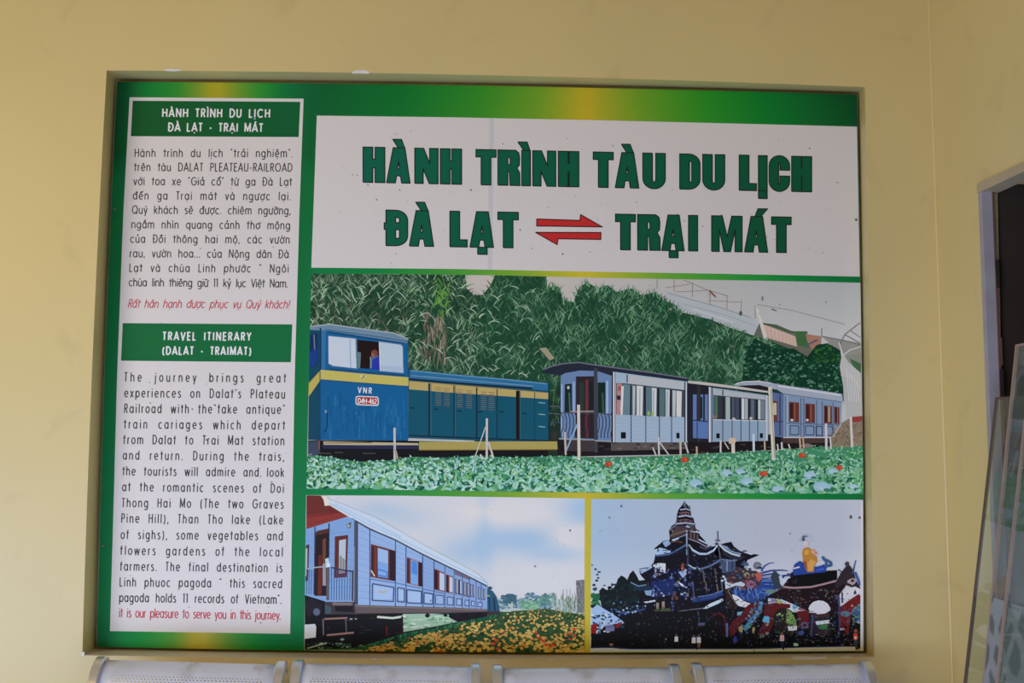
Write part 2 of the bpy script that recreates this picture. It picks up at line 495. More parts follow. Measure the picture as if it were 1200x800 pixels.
G['p'] = (.68, [A(.36,.36,.26,.33,0,360,14), st(.08,.70,-.28)])
G['q'] = (.68, [BOWL, st(.58,.70,-.28)])
G['r'] = (.36, [st(.08,.70,0), [(.08,.42)] + A(.28,.44,.20,.24,170,85)])
G['s'] = (.50, [A(.25,.53,.16,.16,30,180) + A(.25,.19,.18,.17,60,-150)[0:]])
G['t'] = (.38, [st(.19,.95,0), [(-.02,.69),(.40,.69)]])
G['u'] = (.64, [[(.08,.70)] + A(.31,.28,.23,.27,180,350) + [(.54,.30)], st(.54,.70,0)])
G['v'] = (.54, [[(.04,.70),(.27,.02),(.50,.70)]])
G['w'] = (.84, [[(.04,.70),(.22,.02),(.42,.68),(.62,.02),(.80,.70)]])
G['x'] = (.54, [[(.05,.70),(.49,0)], [(.49,.70),(.05,0)]])
G['y'] = (.54, [[(.04,.70),(.27,.04)], [(.50,.70),(.18,-.28)]])
G['z'] = (.52, [[(.06,.68),(.46,.68),(.06,.02),(.48,.02)]])
G['A'] = (.72, [[(.03,0),(.36,1),(.69,0)], [(.14,.30),(.58,.30)]])
G['B'] = (.60, [st(.08,1,0), [(.08,.98),(.34,.98)] + A(.34,.76,.17,.22,90,-90) + [(.08,.54)], [(.34,.54)] + A(.36,.28,.19,.26,90,-90) + [(.08,.02)]])
G['C'] = (.80, [A(.44,.5,.36,.48,42,318)])
G['D'] = (.70, [[(.08,0),(.08,.98),(.26,.98)] + A(.26,.5,.38,.48,80,-80) + [(.26,.02),(.08,.02)]])
G['E'] = (.52, [[(.48,.98),(.08,.98),(.08,.02),(.48,.02)], [(.08,.52),(.45,.52)]])
G['G'] = (.86, [A(.45,.5,.37,.48,42,360) + [(.48,.5)]])
G['H'] = (.68, [st(.08,1,0), st(.60,1,0), [(.08,.52),(.60,.52)]])
G['I'] = (.20, [st(.10,1,0)])
G['L'] = (.48, [[(.08,1),(.08,.02),(.44,.02)]])
G['M'] = (.86, [[(.08,0),(.10,1),(.43,.12),(.76,1),(.78,0)]])
G['N'] = (.70, [[(.08,0),(.08,.98),(.62,.04),(.62,1)]])
G['O'] = (.88, [A(.44,.5,.37,.48,0,360,18)])
G['P'] = (.56, [st(.08,1,0), [(.08,.98),(.30,.98)] + A(.30,.72,.20,.26,80,-80) + [(.08,.46)]])
G['Q'] = (.88, [A(.44,.5,.37,.48,0,360,18), [(.52,.26),(.80,-.02)]])
G['R'] = (.58, [st(.08,1,0), [(.08,.98),(.30,.98)] + A(.30,.74,.19,.24,80,-80) + [(.08,.50)], [(.28,.48),(.52,0)]])
G['T'] = (.52, [st(.26,.98,0), [(.02,.97),(.50,.97)]])
G['U'] = (.66, [[(.08,1),(.08,.30)] + A(.33,.30,.25,.28,190,350) + [(.58,1)]])
G['V'] = (.64, [[(.03,1),(.32,.02),(.61,1)]])
G['Y'] = (.60, [[(.03,1),(.30,.48),(.57,1)], st(.30,.48,0)])
G['1'] = (.34, [[(.06,.86),(.20,.97),(.20,0)]])
G['2'] = (.54, [A(.27,.73,.20,.25,170,-30) + [(.07,.02),(.48,.02)]])
G['4'] = (.56, [[(.40,0),(.40,1),(.05,.26),(.52,.26)]])
G['6'] = (.56, [A(.28,.29,.21,.27,0,360,12), [(.09,.38),(.20,.78),(.38,.98)]])
G['.'] = (.20, [st(.10,.12,0)])
G[','] = (.20, [[(.11,.12),(.06,-.12)]])
G['-'] = (.40, [[(.08,.40),(.32,.40)]])
G['!'] = (.20, [st(.10,1,.28), st(.10,.12,0)])
G['('] = (.34, [A(.42,.40,.32,.62,122,238)])
G[')'] = (.34, [A(-.08,.40,.32,.62,58,-58)])
G["'"] = (.18, [[(.10,1.0),(.07,.80)]])
G['\u201c'] = (.30, [[(.05,1.0),(.08,.84)], [(.16,1.0),(.19,.84)]])
G['\u201d'] = (.30, [[(.09,1.0),(.06,.84)], [(.20,1.0),(.17,.84)]])
G[' '] = (.30, [])

def glyph(ch):
    """strokes and advance of one character, accents included"""
    if ch in 'đĐ':
        w, s_ = G['d' if ch == 'đ' else 'D']
        bar = [(.36,.86),(.72,.86)] if ch == 'đ' else [(-.04,.50),(.30,.50)]
        return w, s_ + [bar]
    d = unicodedata.normalize('NFD', ch); base = d[0]; w, s_ = G[base]; s_ = list(s_)
    up = base.isupper(); top = 1.0 if up else XH
    if base == 'i' and len(d) > 1 and any(c not in '\u0323' for c in d[1:]): s_ = s_[:1]
    c = w/2 + (.02 if base in 'ad' else 0)
    y = top + .08; dx = 0
    for q in d[1:]:
        if q == '\u031b': s_.append([(w-.14, top-.06),(w-.02, top-.02),(w+.03, top+.12)])
        elif q == '\u0302': s_.append([(c-.16,y),(c,y+.13),(c+.16,y)]); dx = .16; y += .06
        elif q == '\u0306': s_.append(A(c, y+.12, .14, .12, 190, 350)); y += .10
        elif q == '\u0300': s_.append([(c-.13+dx,y+.17),(c+.04+dx,y+.01)])
        elif q == '\u0301': s_.append([(c+.13+dx,y+.17),(c-.04+dx,y+.01)])
        elif q == '\u0309': s_.append([(c-.06+dx,y+.19),(c+.04+dx,y+.20),(c+.07+dx,y+.12),(c+dx,y+.08),(c+dx,y)])
        elif q == '\u0303': s_.append([(c-.16+dx*.3,y+.04),(c-.08+dx*.3,y+.12),(c+.06+dx*.3,y+.05),(c+.15+dx*.3,y+.13)])
        elif q == '\u0323': s_.append(st(c, -.12, -.23))
    return w, s_

def text_line(p, txt, x0, y0, x1, y1, cap, w, col, hs=0.78, slant=0.0, lead=-0.034, wf=2.0, wb=.12):
    gl = [glyph(c) for c in txt]
    nsp = txt.count(' ')
    nat = sum(g[0]*hs*cap for g in gl) + nsp*wb*cap
    s = (x1 - x0 - nat) / (len(txt) - 1 + nsp*wf)
    x = 0.0
    dy = (y1 - y0) / (x1 - x0)
    for i, (ch, (adv, strokes)) in enumerate(zip(txt, gl)):
        for k, stc in enumerate(strokes):
            pts = []
            for (u, vv) in stc:
                X = x + u*hs*cap + slant*vv*cap; Y = -vv*cap
                pts.append((x0 + X - lead*Y*(-1), y0 + dy*X + Y))
            p.line(pts, w, col, off=p.base + 2e-5 + (i % 3)*1.4e-5 + k*3e-6)
        x += adv*hs*cap + s
        if ch == ' ': x += wf*s + wb*cap

# ------------------------------------------------------------------ text column
def tpanel():
    p = Print(0.0003)
    n = 20
    L = [(151.8,113.9),(148.3,180),(144.5,250),(137.2,440),(133.2,590),(128.8,739.2)]
    R = [(355.8,115.6),(353.4,180),(350.8,250),(345.4,440),(342.6,590),(340,742.4)]
    def ep(P, y):
        for (xa, ya), (xb, yb) in zip(P, P[1:]):
            if y <= yb: return xa + (xb-xa)*(y-ya)/(yb-ya)
        return P[-1][0]
    b = len(p.v)
    for r in range(25):
        t = r/24
        yl = 113.9 + (739.2-113.9)*t; yr = 115.6 + (742.4-115.6)*t
        for k in range(9):
            u = k/8; xl, xr_ = ep(L, yl), ep(R, yr)
            p.v.append(onY(xl + (xr_-xl)*u, yl + (yr-yl)*u, D_BOARD - p.o)); p.c.append(PAPER_A)
    for r in range(24):
        for k in range(8):
            a = r*9 + k; p.f.append((a, a+1, a+10, a+9))
    specks(p, 70, 150, 335, 165, 735, 11)
    # a faint dribble of old paint
    p.line([(200,445),(201,500),(202,560)], .7, (205,190,190))
    return p
tp = tpanel().build('text_panel', board)
def band(tl, tr, br, bl_, c0, c1, lines, cap, hs, white):
    p = Print(0.0006)
    p.grid([ (tl[0]+(tr[0]-tl[0])*k/8, tl[1]+(tr[1]-tl[1])*k/8) for k in range(9)], [ (bl_[0]+(br[0]-bl_[0])*k/8, bl_[1]+(br[1]-bl_[1])*k/8) for k in range(9)], 3, lambda x, y: mixc(c0, c1, (x-150)/200))
    p.base = p.o + 2e-4
    for t, *q in lines: text_line(p, t, *q, cap, 1.75, white, hs, wf=1.1, wb=.02)
    return p.build('heading_band', tp)
band((155.5,118),(351.8,119.3),(350,160.5),(153.3,159.5), (16,78,43), (10,84,50),
     (('HÀNH TRÌNH DU LỊCH', 190, 136.8, 316.3, 137.6), ('ĐÀ LẠT - TRẠI MÁT', 197, 153.6, 308, 154.4)), 9.6, .92, (208, 208, 200))
band((143.8,378.5),(342.5,380),(340.8,424.3),(141.8,422.5), (6,100,60), (6,102,62),
     (('TRAVEL ITINERARY', 190.5, 398.2, 294, 398.8), ('(DALAT - TRAIMAT)', 190, 415.2, 294.3, 415.8)), 9.2, .86, (222, 226, 222))
p = Print(0.0006)
BK = (62, 58, 58)
VN = [('Hành trình du lịch \u201ctrải nghiệm\u201d.', 157.5, 183.8, 343, 184.2), ('trên tàu DALAT PLEATEAU-RAILROAD', 157, 200.2, 342.5, 201),
      ('với toa xe \u201cGiả cổ\u201d từ ga Đà Lạt', 156.3, 216.8, 342, 217.6), ('đến ga Trại mát và ngược lại.', 155.5, 233.6, 341, 234.6),
      ('Quý khách sẽ được. chiêm ngưỡng,', 154.5, 250.3, 340.6, 251.3), ('ngắm nhìn quang cảnh thơ mộng', 153.8, 267.3, 340, 268.6),
      ('của Đồi thông hai mộ, các vườn', 152.5, 284.3, 339.5, 285.3), ('rau, vườn hoa... của Nộng dân Đà', 151.8, 301.3, 338.4, 302.3),
      ('Lạt và chùa Linh phước \u201d Ngôi', 151.3, 318.3, 338.4, 319.3), ('chùa linh thiêng giữ 11 kỷ lục Việt Nam.', 150.8, 335.2, 337.4, 336.8)]
for t, a, b_, c, d in VN: text_line(p, t, a, b_, c, d, 9.6, 1.15, BK, .82, wf=1.4, wb=.22)
EN = [('The journey brings great', 145.5, 446.8, 335, 448), ('experiences on Dalat\'s Plateau', 145.5, 465.3, 334, 466.8), ('Railroad with the\u201cfake antique\u201d', 145.4, 483.6, 333.6, 484.8),
      ('train cariages which depart', 145, 501.8, 333.8, 503.3), ('from Dalat to Trai Mat station', 144.3, 520, 333.2, 521.4), ('and return. During the trais,', 143.8, 538.3, 333, 540),
      ('the tourists will admire and look', 143.3, 556.8, 332.8, 558.6), ('at the romantic scenes of Doi', 143, 575.3, 332.6, 577.3), ('Thong Hai Mo (The two Graves', 142.5, 594, 332.2, 595.8),
      ('Pine Hill), Than Tho lake (Lake', 142, 612.2, 331.8, 614.3), ('of sighs), some vegetables and', 141.3, 631.2, 331.4, 633), ('flowers gardens of the local', 140.8, 649.8, 331.3, 651.8),
      ('farmers. The final destination is', 140.5, 668.3, 330.9, 670.4), ('Linh phuoc pagoda \u201c this sacred', 140, 686.8, 330.5, 689), ('pagoda holds 11 records of Vietnam\u201d.', 139.5, 705, 330, 707.4)]
for t, a, b_, c, d in EN: text_line(p, t, a, b_, c, d, 10.6, 1.25, BK, .68, wf=1.0, wb=.22)
p.build('paragraph_lettering', tp)
p = Print(0.0006)
text_line(p, 'Rất hân hạnh được phục vụ Quý khách!', 149.5, 360.4, 338.6, 361.4, 9.8, 1.1, (178, 72, 78), .80, 0.20)
p.build('closing_line', tp)
p = Print(0.0006)
text_line(p, 'it is our pleasure to serve you in this journey.', 139.3, 723, 329, 726, 10.8, 1.25, (182, 74, 84), .66)
p.build('closing_line', tp)

# ------------------------------------------------------------------ title panel
TT = [(371.3,135.4),(530,137.4),(690,140.6),(850,144.4),(1004.3,148.3)]
TB = [(364.8,313.5),(530,315),(680,318),(840,320.6),(1007.6,324)]
p = Print(0.0003)
top, bot = samp(TT, 32), samp(TB, 32)
p.grid(top, bot, 12, paper)
for i in range(len(p.c)): p.c[i] = PAPER_A
# the joint of two sheets, a slightly greyer strip
q0 = len(p.c)
p.poly([(573.5,138.6),(579,138.7),(577,316),(571.5,315.9)], (190,186,184))
for i in range(q0, len(p.c)): p.c[i] = (0.70, 0.705, 0.71, 1)
specks(p, 150, 375, 1000, 152, 310, 21)
title = p.build('title_panel', board)

# heavy condensed capitals, unit height, given as outer loop and counters in a 0..1 box
def rb(x0, y0, x1, y1, r, corners):   # rounded box, counter-clockwise from bottom left; corners: bl br tr tl; r=(rx,ry)
    rx, ry = r; o = []
    for (cx, cy, a0, on, px, py) in ((x0+rx, y0+ry, 180, corners[0], x0, y0), (x1-rx, y0+ry, 270, corners[1], x1, y0), (x1-rx, y1-ry, 0, corners[2], x1, y1), (x0+rx, y1-ry, 90, corners[3], x0, y1)):
        o += A(cx, cy, rx, ry, a0, a0+90, 5) if on else [(px, py)]
    return o
def tglyph(ch, w):
    sw = 11.4 / w          # stem width over glyph width
    if ch == 'I': return [[(0,0),(1,0),(1,1),(0,1)]]
    if ch == 'H':
        a, b_ = sw, 1 - sw
        return [[(0,0),(a,0),(a,.42),(b_,.42),(b_,0),(1,0),(1,1),(b_,1),(b_,.66),(a,.66),(a,1),(0,1)]]
    if ch == 'T':
        a = .5 - sw/2; return [[(a,0),(1-a,0),(1-a,.79),(1,.79),(1,1),(0,1),(0,.79),(a,.79)]]
    if ch == 'L': return [[(0,0),(1,0),(1,.20),(sw,.20),(sw,1),(0,1)]]
    if ch == 'A':
        return [[(0,0),(.37,0),(.42,.20),(.59,.20),(.64,0),(1,0),(.78,1),(.28,1)], [(.46,.40),(.555,.40),(.51,.60)]]
    if ch == 'N': return [[(0,0),(.36,0),(.36,.42),(.62,0),(1,0),(1,1),(.64,1),(.64,.58),(.38,1),(0,1)]]
    if ch == 'M':
        return [[(0,0),(.25,0),(.25,.62),(.40,0),(.62,0),(.77,.62),(.77,0),(1,0),(1,1),(.66,1),(.51,.42),(.35,1),(0,1)]]
    if ch == 'U':
        a, b_ = sw*.98, 1 - sw*.98
        o = [(0,1)] + A(.5,.28,.5,.29,180,360,12) + [(1,1),(b_,1)] + A(.5,.26,b_-.5,.08,0,-180,6) + [(a,1)]
        return [o[::-1]]
    if ch == 'D':
        a = sw
        return [[(0,0),(.45,0)] + A(.45,.28,.55,.28,270,360,6) + A(.45,.72,.55,.28,0,90,6) + [(0,1)], [(a,.20),(a,.80),(1-a*.85,.78),(1-a*.85,.22)]]
    if ch == 'Đ':
        a = sw; d = tglyph('D', w)
        return [d[0] + [(0,.64),(-.08,.64),(-.08,.46),(0,.46)], [(a,.20),(a,.45),(1-a*.85,.45),(1-a*.85,.22)], [(a,.65),(a,.80),(1-a*.85,.78),(1-a*.85,.65)]]
    if ch == 'C':
        a, b_ = sw*.98, 1 - sw*.98
        o = A(.5,.72,.5,.29,0,180,10) + A(.5,.28,.5,.29,180,360,10) + [(1,.43),(b_,.43),(b_,.26)] + A(.5,.26,b_-.5,.07,0,-180,5) + A(.5,.74,b_-.5,.07,180,0,5) + [(b_,.60),(1,.60)]
        return [o]
    if ch == 'R':
        a = 11.6 / w
        return [[(0,0),(a,0),(a,.40),(a+.07,.38),(a+.10,0),(1,0),(.99,.10),(.985,.36),(.86,.50),(.97,.58),(.985,.78),(.94,.93),(.80,1),(0,1)], [(a,.58),(a,.80),(a+.09,.79),(a+.11,.69),(a+.09,.59)]]
TG, TO = (10, 96, 68), (34, 38, 34)
tl_ = Print(0.0008)
def title_letter(ch, x0, x1, yb, h, acc=None, slope=0.02, bar=False):
    lean = 0.024
    x0 += .65; x1 -= .65; w = x1 - x0
    def mp_(l): return [(x0 + u*w + lean*(v_ - .5)*0, yb + slope*(x0 + u*w) - v_*h) for u, v_ in l]
    loops = [mp_(l) for l in tglyph(ch, w)]
    c = (14, 88 - (x0-425)*.034, 70 - (x0-425)*.040)
    tl_.tess(loops, c)
    outl = list(loops)
    for l in loops: tl_.line(l + [l[0]], 1.25, TO)
    cx = (.53) if ch == 'A' else .5
    ay = 11.5/h
    acs = {'grave': [(cx-.27,1+ay*.86),(cx+.10,1+ay*.86),(cx+.24,1.0),(cx-.04,1.0)], 'acute': [(cx-.08,1.0),(cx+.17,1.0),(cx+.46,1+ay*.80),(cx+.05,1+ay*.80)], 'dot': [(cx-.20,-.20),(cx+.20,-.20),(cx+.20,.0),(cx-.20,.0)]}
    if ch == 'I': acs = {'grave': [(-1.25*.36,1+ay*.86),(.62,1+ay*.86),(.95,1.0),(.22,1.0)], 'dot': [(0,-.22),(1,-.22),(1,.0),(0,.0)]}
    if acc:
        l = mp_(acs[acc]); tl_.tess([l], c); tl_.line(l + [l[0]], 1.25, TO)
H1 = 41.2
for ch, x0, x1, ac in [('H',424.8,451.6,None),('A',452.4,481.2,'grave'),('N',485.4,514,None),('H',515.4,541.6,None),('T',557.1,581.9,None),('R',582.9,610,None),('I',610.8,622.2,'grave'),('N',623.7,651.9,None),('H',653.7,679,None),
      ('T',694.6,719.3,None),('A',720.3,749.3,'grave'),('U',752.7,780.3,None),('D',795.9,821,None),('U',822.9,850,None),('L',865.6,887.1,None),('I',888.1,899.7,'dot'),('C',900.7,926,None),('H',927.1,951.8,None)]:
    title_letter(ch, x0, x1, 213.7 - .0215*438, H1, ac, .0215)
tl_.build('title_lettering', title)
tl_ = Print(0.0008)
for ch, x0, x1, ac in [('Đ',451.6,478.4,None),('A',479,508.8,'grave'),('L',526.6,548.1,None),('A',550,579,'dot'),('T',582.8,608.1,None)]:
    title_letter(ch, x0, x1, 287.8 - .0176*460, 41.6, ac, .0176)
tl_.build('title_lettering', title)
tl_ = Print(0.0008)
for ch, x0, x1, ac in [('T',720.6,745.2,None),('R',746.6,774.4,None),('A',774.8,802.4,'dot'),('I',806.2,818.2,None),('M',833.3,870.3,None),('A',871.8,900.3,'acute'),('T',903.5,927.8,None)]:
    title_letter(ch, x0, x1, 287.8 - .0176*460, 41.6, ac, .0176)
tl_.build('title_lettering', title)
for pts in ([(629,256.5),(679.6,258.2),(680.5,251.4),(705.8,265.8),(629,264.7)], [(627.5,272.2),(704.3,272.4),(704,280.5),(654.1,279.7),(652.8,286.5)]):
    a = Print(0.0008)
    a.poly(pts, (168, 46, 46)); a.line(pts + [pts[0]], 1.2, (60, 30, 34))
    a.build('arrow', title)

# ------------------------------------------------------------------ train photograph
def photo_base(top, bot, fn, n=40, rows=24):
    p = Print(0.0004)
    def bound(x, y):
        t = min(1, max(0, (y - top[0][1]) / (bot[0][1] - top[0][1]))); u = min(1, max(0, (y - top[-1][1]) / (bot[-1][1] - top[-1][1])))
        x = min(max(x, top[0][0] + (bot[0][0]-top[0][0])*t), top[-1][0] + (bot[-1][0]-top[-1][0])*u)
        return x, min(max(y, polyat(top, x)), polyat(bot, x))
    p.bound = bound
    p.grid(samp(top, n), samp(bot, n), rows, fn); return p
P1T = [(364.8,320.5),(480,321.2),(590,322.6),(685,325),(800,327.2),(905,329),(1008.3,331.2)]
P1B = [(359,572.6),(480,574),(590,575.6),(700,577),(810,578),(1011.8,578.6)]
def sky1(x, y):
    c = mixc((182,174,170), (154,157,161), min(1, max(0, (x-600)/400)))
    return mixc(c, (172,171,175), min(1, max(0, (y-330)/60)))
p = photo_base(P1T, P1B, sky1)
TREE = [(360,318),(545,320),(547,338),(556,346),(566,345),(575,334),(580,320),(640,322),(642,338),(650,334),(656,338),(660,352),(672,354),(678,338),(688,330),(700,338),(712,334),(722,342),(740,338),(752,346),(768,342),(778,352),(790,356),(800,366),(832,374),(856,384),(880,392),(900,398),(924,408),(950,420),(960,403),(980,407),(986,422),(992,462)]
p.poly([(780,340),(810,350),(845,362),(884,373),(892,392),(880,392),(856,384),(832,374),(800,366),(788,356)], (162,167,174))
p.line([(782,343),(840,359),(880,372)], 1.4, (140,145,152))
p.line([(800,356),(850,369),(884,381)], 1.0, (145,150,158))
p.line([(812,362),(860,378)], 1.0, (182,186,192))
p.poly([(890,378),(910,380),(930,389),(944,398),(962,402),(972,430),(905,440),(880,400)], (96,96,88))
p.poly([(890,378),(932,394),(934,406),(900,396)], (184,160,150))
for k in range(9): p.line([(894+k*4.4,381+k*1.7),(896+k*4.4,394+k*1.5)], .5, (160,135,125))
p.line([(893,379),(905,381),(925,388),(945,392)], 2.0, (60,85,55))
p.poly([(932,388),(946,388),(948,408),(935,404)], (60,96,60))
p.poly([(944,391),(963,394),(962,402),(952,410),(946,400)], (150,110,95))
p.line([(944,405),(958,398)], 2.2, (80,85,110))
p.line([(963,384),(963,394)], 1, (90,80,80))
p.poly([(962,393),(1009,402),(1009,425),(985,420),(975,405)], (130,128,126))
p.line([(963,394),(985,398),(1008,404)], 1.2, (100,105,98))
for a_, b_ in (((790,326),(790,342)),((811.5,331),(811.5,348)),((832,342),(832,358)),((852,346),(852,362)),((869,352),(868,370)),((885,358),(885,373)),((770,327),(770,338))):
    p.line([a_, b_], .9, (128,112,108))
p.line([(801,328),(830,340),(854,347)], .9, (130,118,112)); p.line([(780,337),(808,333)], .8, (135,120,115)); p.line([(792,342),(832,340)], .8, (135,120,115)); p.line([(830,352),(868,354)], .8, (135,120,115))
p.line([(831,340),(839,348)], 2, (120,75,65))
p.line([(887,356.5),(930,364),(990,380)], .9, (130,128,130)); p.line([(904,362),(910,364)], 1.6, (95,95,98))
p.poly([(885,360),(889,362),(903,408),(898,408)], (186,184,178))
p.blob(893.5,349.5,1.2,3.2,(110,105,105)); p.blob(914,357,1.5,1,(140,138,138)); p.blob(868,367,2,3,(70,85,70))
rnd = random.Random(5)
p.poly([(x, y) for x, y in TREE] + [(992,470),(870,462),(800,450),(643,470),(480,450),(360,440)], (36,70,52))
# tall grass and bamboo
def dens(x, y):
    return 0.0 < y - polyat(TREE, x)
greens_l = [(40,70,52),(56,92,66),(74,112,82),(100,138,108),(130,160,132),(160,182,158),(84,120,94),(34,56,46),(118,146,108)]
greens_m = [(34,70,50),(48,90,64),(66,112,80),(88,134,100),(116,156,126),(54,98,64),(74,120,80),(132,164,140)]
greens_r = [(44,82,60),(58,102,74),(78,124,94),(102,146,116),(124,162,134),(66,110,84),(92,136,96)]
def clump(x, y): return math.sin(x*.085 + 1.3*math.sin(y*.05)) * math.sin(y*.11 + x*.03)
base = p.o
NB = 7200
for k in range(NB):
    x = 361 + 545*rnd.random(); y0 = polyat(TREE, x)
    y = y0 + 3 + (458 - y0)*rnd.random()
    hol = clump(x, y); layer = rnd.random()
    side = rnd.choice((-1, 1))
    big = 1.0 if x < 560 else .82
    ang = -math.pi/2 + side*rnd.uniform(.0, .6); bend = side*rnd.uniform(-.2, 1.25)
    if rnd.random() < .12: ang = math.pi/2 - side*rnd.uniform(.2, .9); bend = 0
    ln = rnd.uniform(7, 17)*big
    if y0 > 325: ln = min(ln, (y - y0)*.8 + 6)
    cs = greens_l if x < 560 else greens_m if x < 700 else greens_r
    c = rnd.choice(cs)
    c = mixc(c, (22,42,34), .75*(1-layer)**1.5)                 # blades at the back of the stand
    if hol < -.25 and rnd.random() < .75: c = mixc(c, (24,48,36), .6)
    if 570 < x < 650 and rnd.random() < .5: c = mixc(c, (30,66,46), .45)
    if hol > .3: c = mixc(c, (128,156,128), .22)
    if x < 480 and y > 356 and rnd.random() < .5: c = mixc(c, (52,48,42), .5)
    if x < 480 and y < 335: c = mixc(c, (140,152,136), .3)
    if 494 < x < 524 and 362 < y < 420 and rnd.random() < .8: c = mixc(rnd.choice([(128,118,104),(158,146,132),(100,94,80),(140,124,112)]), (50,50,40), .5*(1-layer)); bend = -side*.3; ang = math.pi/2 + side*rnd.uniform(0,.5)
    if 506 < x < 526 and 334 < y < 364: c = rnd.choice([(88,134,66),(104,150,78),(70,116,60)])
    p.leaf(x, y, ang, ln, rnd.uniform(.9, 1.9)*big, c, bend, base + 1e-5 + layer*3.4e-4 + rnd.random()*1e-6)
p.o = base + 3.6e-4
for k in range(170):                                            # bleached blades catching the light
    x = rnd.uniform(362, 640); y = rnd.uniform(332, 400 if x < 480 else 445); side = rnd.choice((-1,1))
    p.leaf(x, y, -math.pi/2 + side*rnd.uniform(.1,.8), rnd.uniform(8,16), rnd.uniform(.9,1.5), rnd.choice([(150,174,150),(134,164,140),(164,180,162),(124,154,128)]), side*rnd.uniform(.3,1.5), p.o + rnd.random()*1e-4)
p.o += 1.1e-4
# plume tips against the sky
for k in range(150):
    x = rnd.uniform(575, 800); y0 = polyat(TREE, x)
    if y0 < 328: continue
    p.leaf(x, y0 + 5, rnd.uniform(-2.0,-1.1), rnd.uniform(6, 13), 1.1, rnd.choice(greens_m), rnd.uniform(-.5,.5), p.o + rnd.random()*1e-4)
p.o += 1.1e-4
p.poly([(632,408),(640,407),(650,420),(644,422)], (146,140,120))
# dark bushes on the right
base = p.o
p.poly([(884,396),(896,402),(912,410),(930,408),(946,418),(957,404),(970,402),(984,410),(988,430),(992,462),(905,450),(870,446),(872,418)], (26,54,42), off=base+5e-6)
for k in range(650):
    x = rnd.uniform(872, 990); yt = polyat([(872,400),(890,400),(915,410),(935,412),(948,420),(957,404),(970,402),(984,410),(990,440)], x)
    y = rnd.uniform(yt + 2, 460 if x > 905 else 446)
    c = rnd.choice([(22,48,40),(32,66,50),(44,84,64),(60,104,82),(28,58,44),(86,124,104)]) if x < 952 or y > 425 else rnd.choice([(40,80,46),(54,98,52),(30,66,40)])
    p.blob(x, y, rnd.uniform(1.2, 3.2), rnd.uniform(.7, 1.7), c, 6, rnd, off=base + 2e-5 + rnd.random()*2e-4, rot=rnd.uniform(-.8,.8))
p.o = base + 2.4e-4
# white sheet and frame at far right
p.poly([(1009,415),(988,418),(985,440),(1009,455)], (120,124,118)); p.poly([(996,420),(1009,426),(1009,436),(1000,430)], (62,94,66))
p.poly([(984,404),(988,414),(994,424),(1003,432),(1009,438),(1010,489),(992,490),(989,470),(988,450),(984,430),(986,418)], (168,167,170))
p.poly([(986,440),(1000,445),(1009,460),(1009,488),(993,489),(990,465)], (160,160,164))
for k in range(5): p.line([(992+k*3,432+k*4),(995+k*3,470)], .8, (182,182,184))
p.line([(984,404),(990,392),(1008,378)], 1.1, (105,100,100)); p.line([(990,392),(1008,402)], 1.1, (105,100,100)); p.line([(996,387),(1008,395)], .9, (110,105,105)); p.line([(983,401),(988,416),(996,410),(1009,406)], 1.3, (185,185,185))

# undercarriage shadows and ground line
p.poly([(361,516),(653,516),(653,536),(361,542)], (26,20,24))
p.poly([(642,470),(662,445),(662,536),(642,536)], (36,50,44))
for k in range(26): p.leaf(rnd.uniform(644,657), rnd.uniform(458,500), -1.6+rnd.uniform(-.4,.4), 9, 1.2, rnd.choice([(50,90,60),(70,110,74),(34,64,46)]), .2, p.o + 1e-5 + rnd.random()*5e-5)
p.o += 7e-5
p.poly([(653,515),(806,515),(832,514),(915,508),(985,508),(985,522),(905,527),(806,532),(653,535)], (34,30,32))
for k in range(60):
    x = rnd.uniform(660, 980); p.blob(x, rnd.uniform(520, 532), rnd.uniform(2,5), .8, rnd.choice([(56,50,50),(80,74,72),(24,22,26),(66,58,56)]), 6, rnd)
for x0, x1, y in ((372,388,531),(392,402,530),(425,440,531),(560,570,527)): p.line([(x0,y),(x1,y)], 1.4, (70,66,58))
# locomotive cab
p.poly([(362,386),(376,382),(376,516),(361,515)], (26,70,92))
p.poly([(363,392),(372,390),(373,424),(370,430),(362.5,431)], (24,48,92)); p.line([(368,392),(369,415)], 1.6, (96,118,138))
p.poly([(362.5,412),(372,408),(372,424),(369,429),(362.4,430)], (32,60,130))
p.poly([(375,383),(478,399),(478.5,516),(374.5,515.6)], (24,90,142))
p.poly([(375,383),(382,384),(381,433),(375.5,433)], (52,108,156))
p.poly([(363,383),(386,379.6),(420,384.6),(462,390.4),(479,397.5),(477,402),(440,396),(385,387.5),(363,386.5)], (104,130,154))
p.line([(363,382.6),(386,379.8),(420,384.6),(462,390.2),(478,397)], 1.2, (160,168,178))
p.line([(385,389),(430,396),(474,402)], 1.0, (22,58,90)); p.line([(380,386),(440,394),(478,400)], 1.0, (44,84,120))
p.line([(376,384),(376,434)], 1.2, (18,56,92))
p.poly([(384.4,393),(417,396.4),(418.2,432),(390,429),(384.6,426)], (186,196,212))
p.line([(384.4,393),(417,396.4),(418.2,432),(390,429),(384.6,426),(384.4,393)], 1.0, (70,104,140))
p.line([(410.2,395.6),(411,431)], 1.4, (150,170,196)); p.line([(417.5,396),(418.2,432)], 1.2, (96,120,146))
p.poly([(418.6,398),(444,400.6),(445.4,433.4),(419.4,431)], (36,27,28))
p.poly([(418.8,412),(423,413),(422,431.2),(419.2,431)], (92,120,124))
p.poly([(434,419),(443,416),(445,433),(433,432)], (72,96,140)); p.poly([(437,421),(444.8,417),(445.2,433.2),(435,432.4)], (44,54,160))
p.blob(438.8,413.6,4,4.2,(112,66,58), 9); p.blob(437,416,2.2,2.6,(140,92,82), 7)
p.line([(434,418),(435,431)], 1.4, (120,140,130))
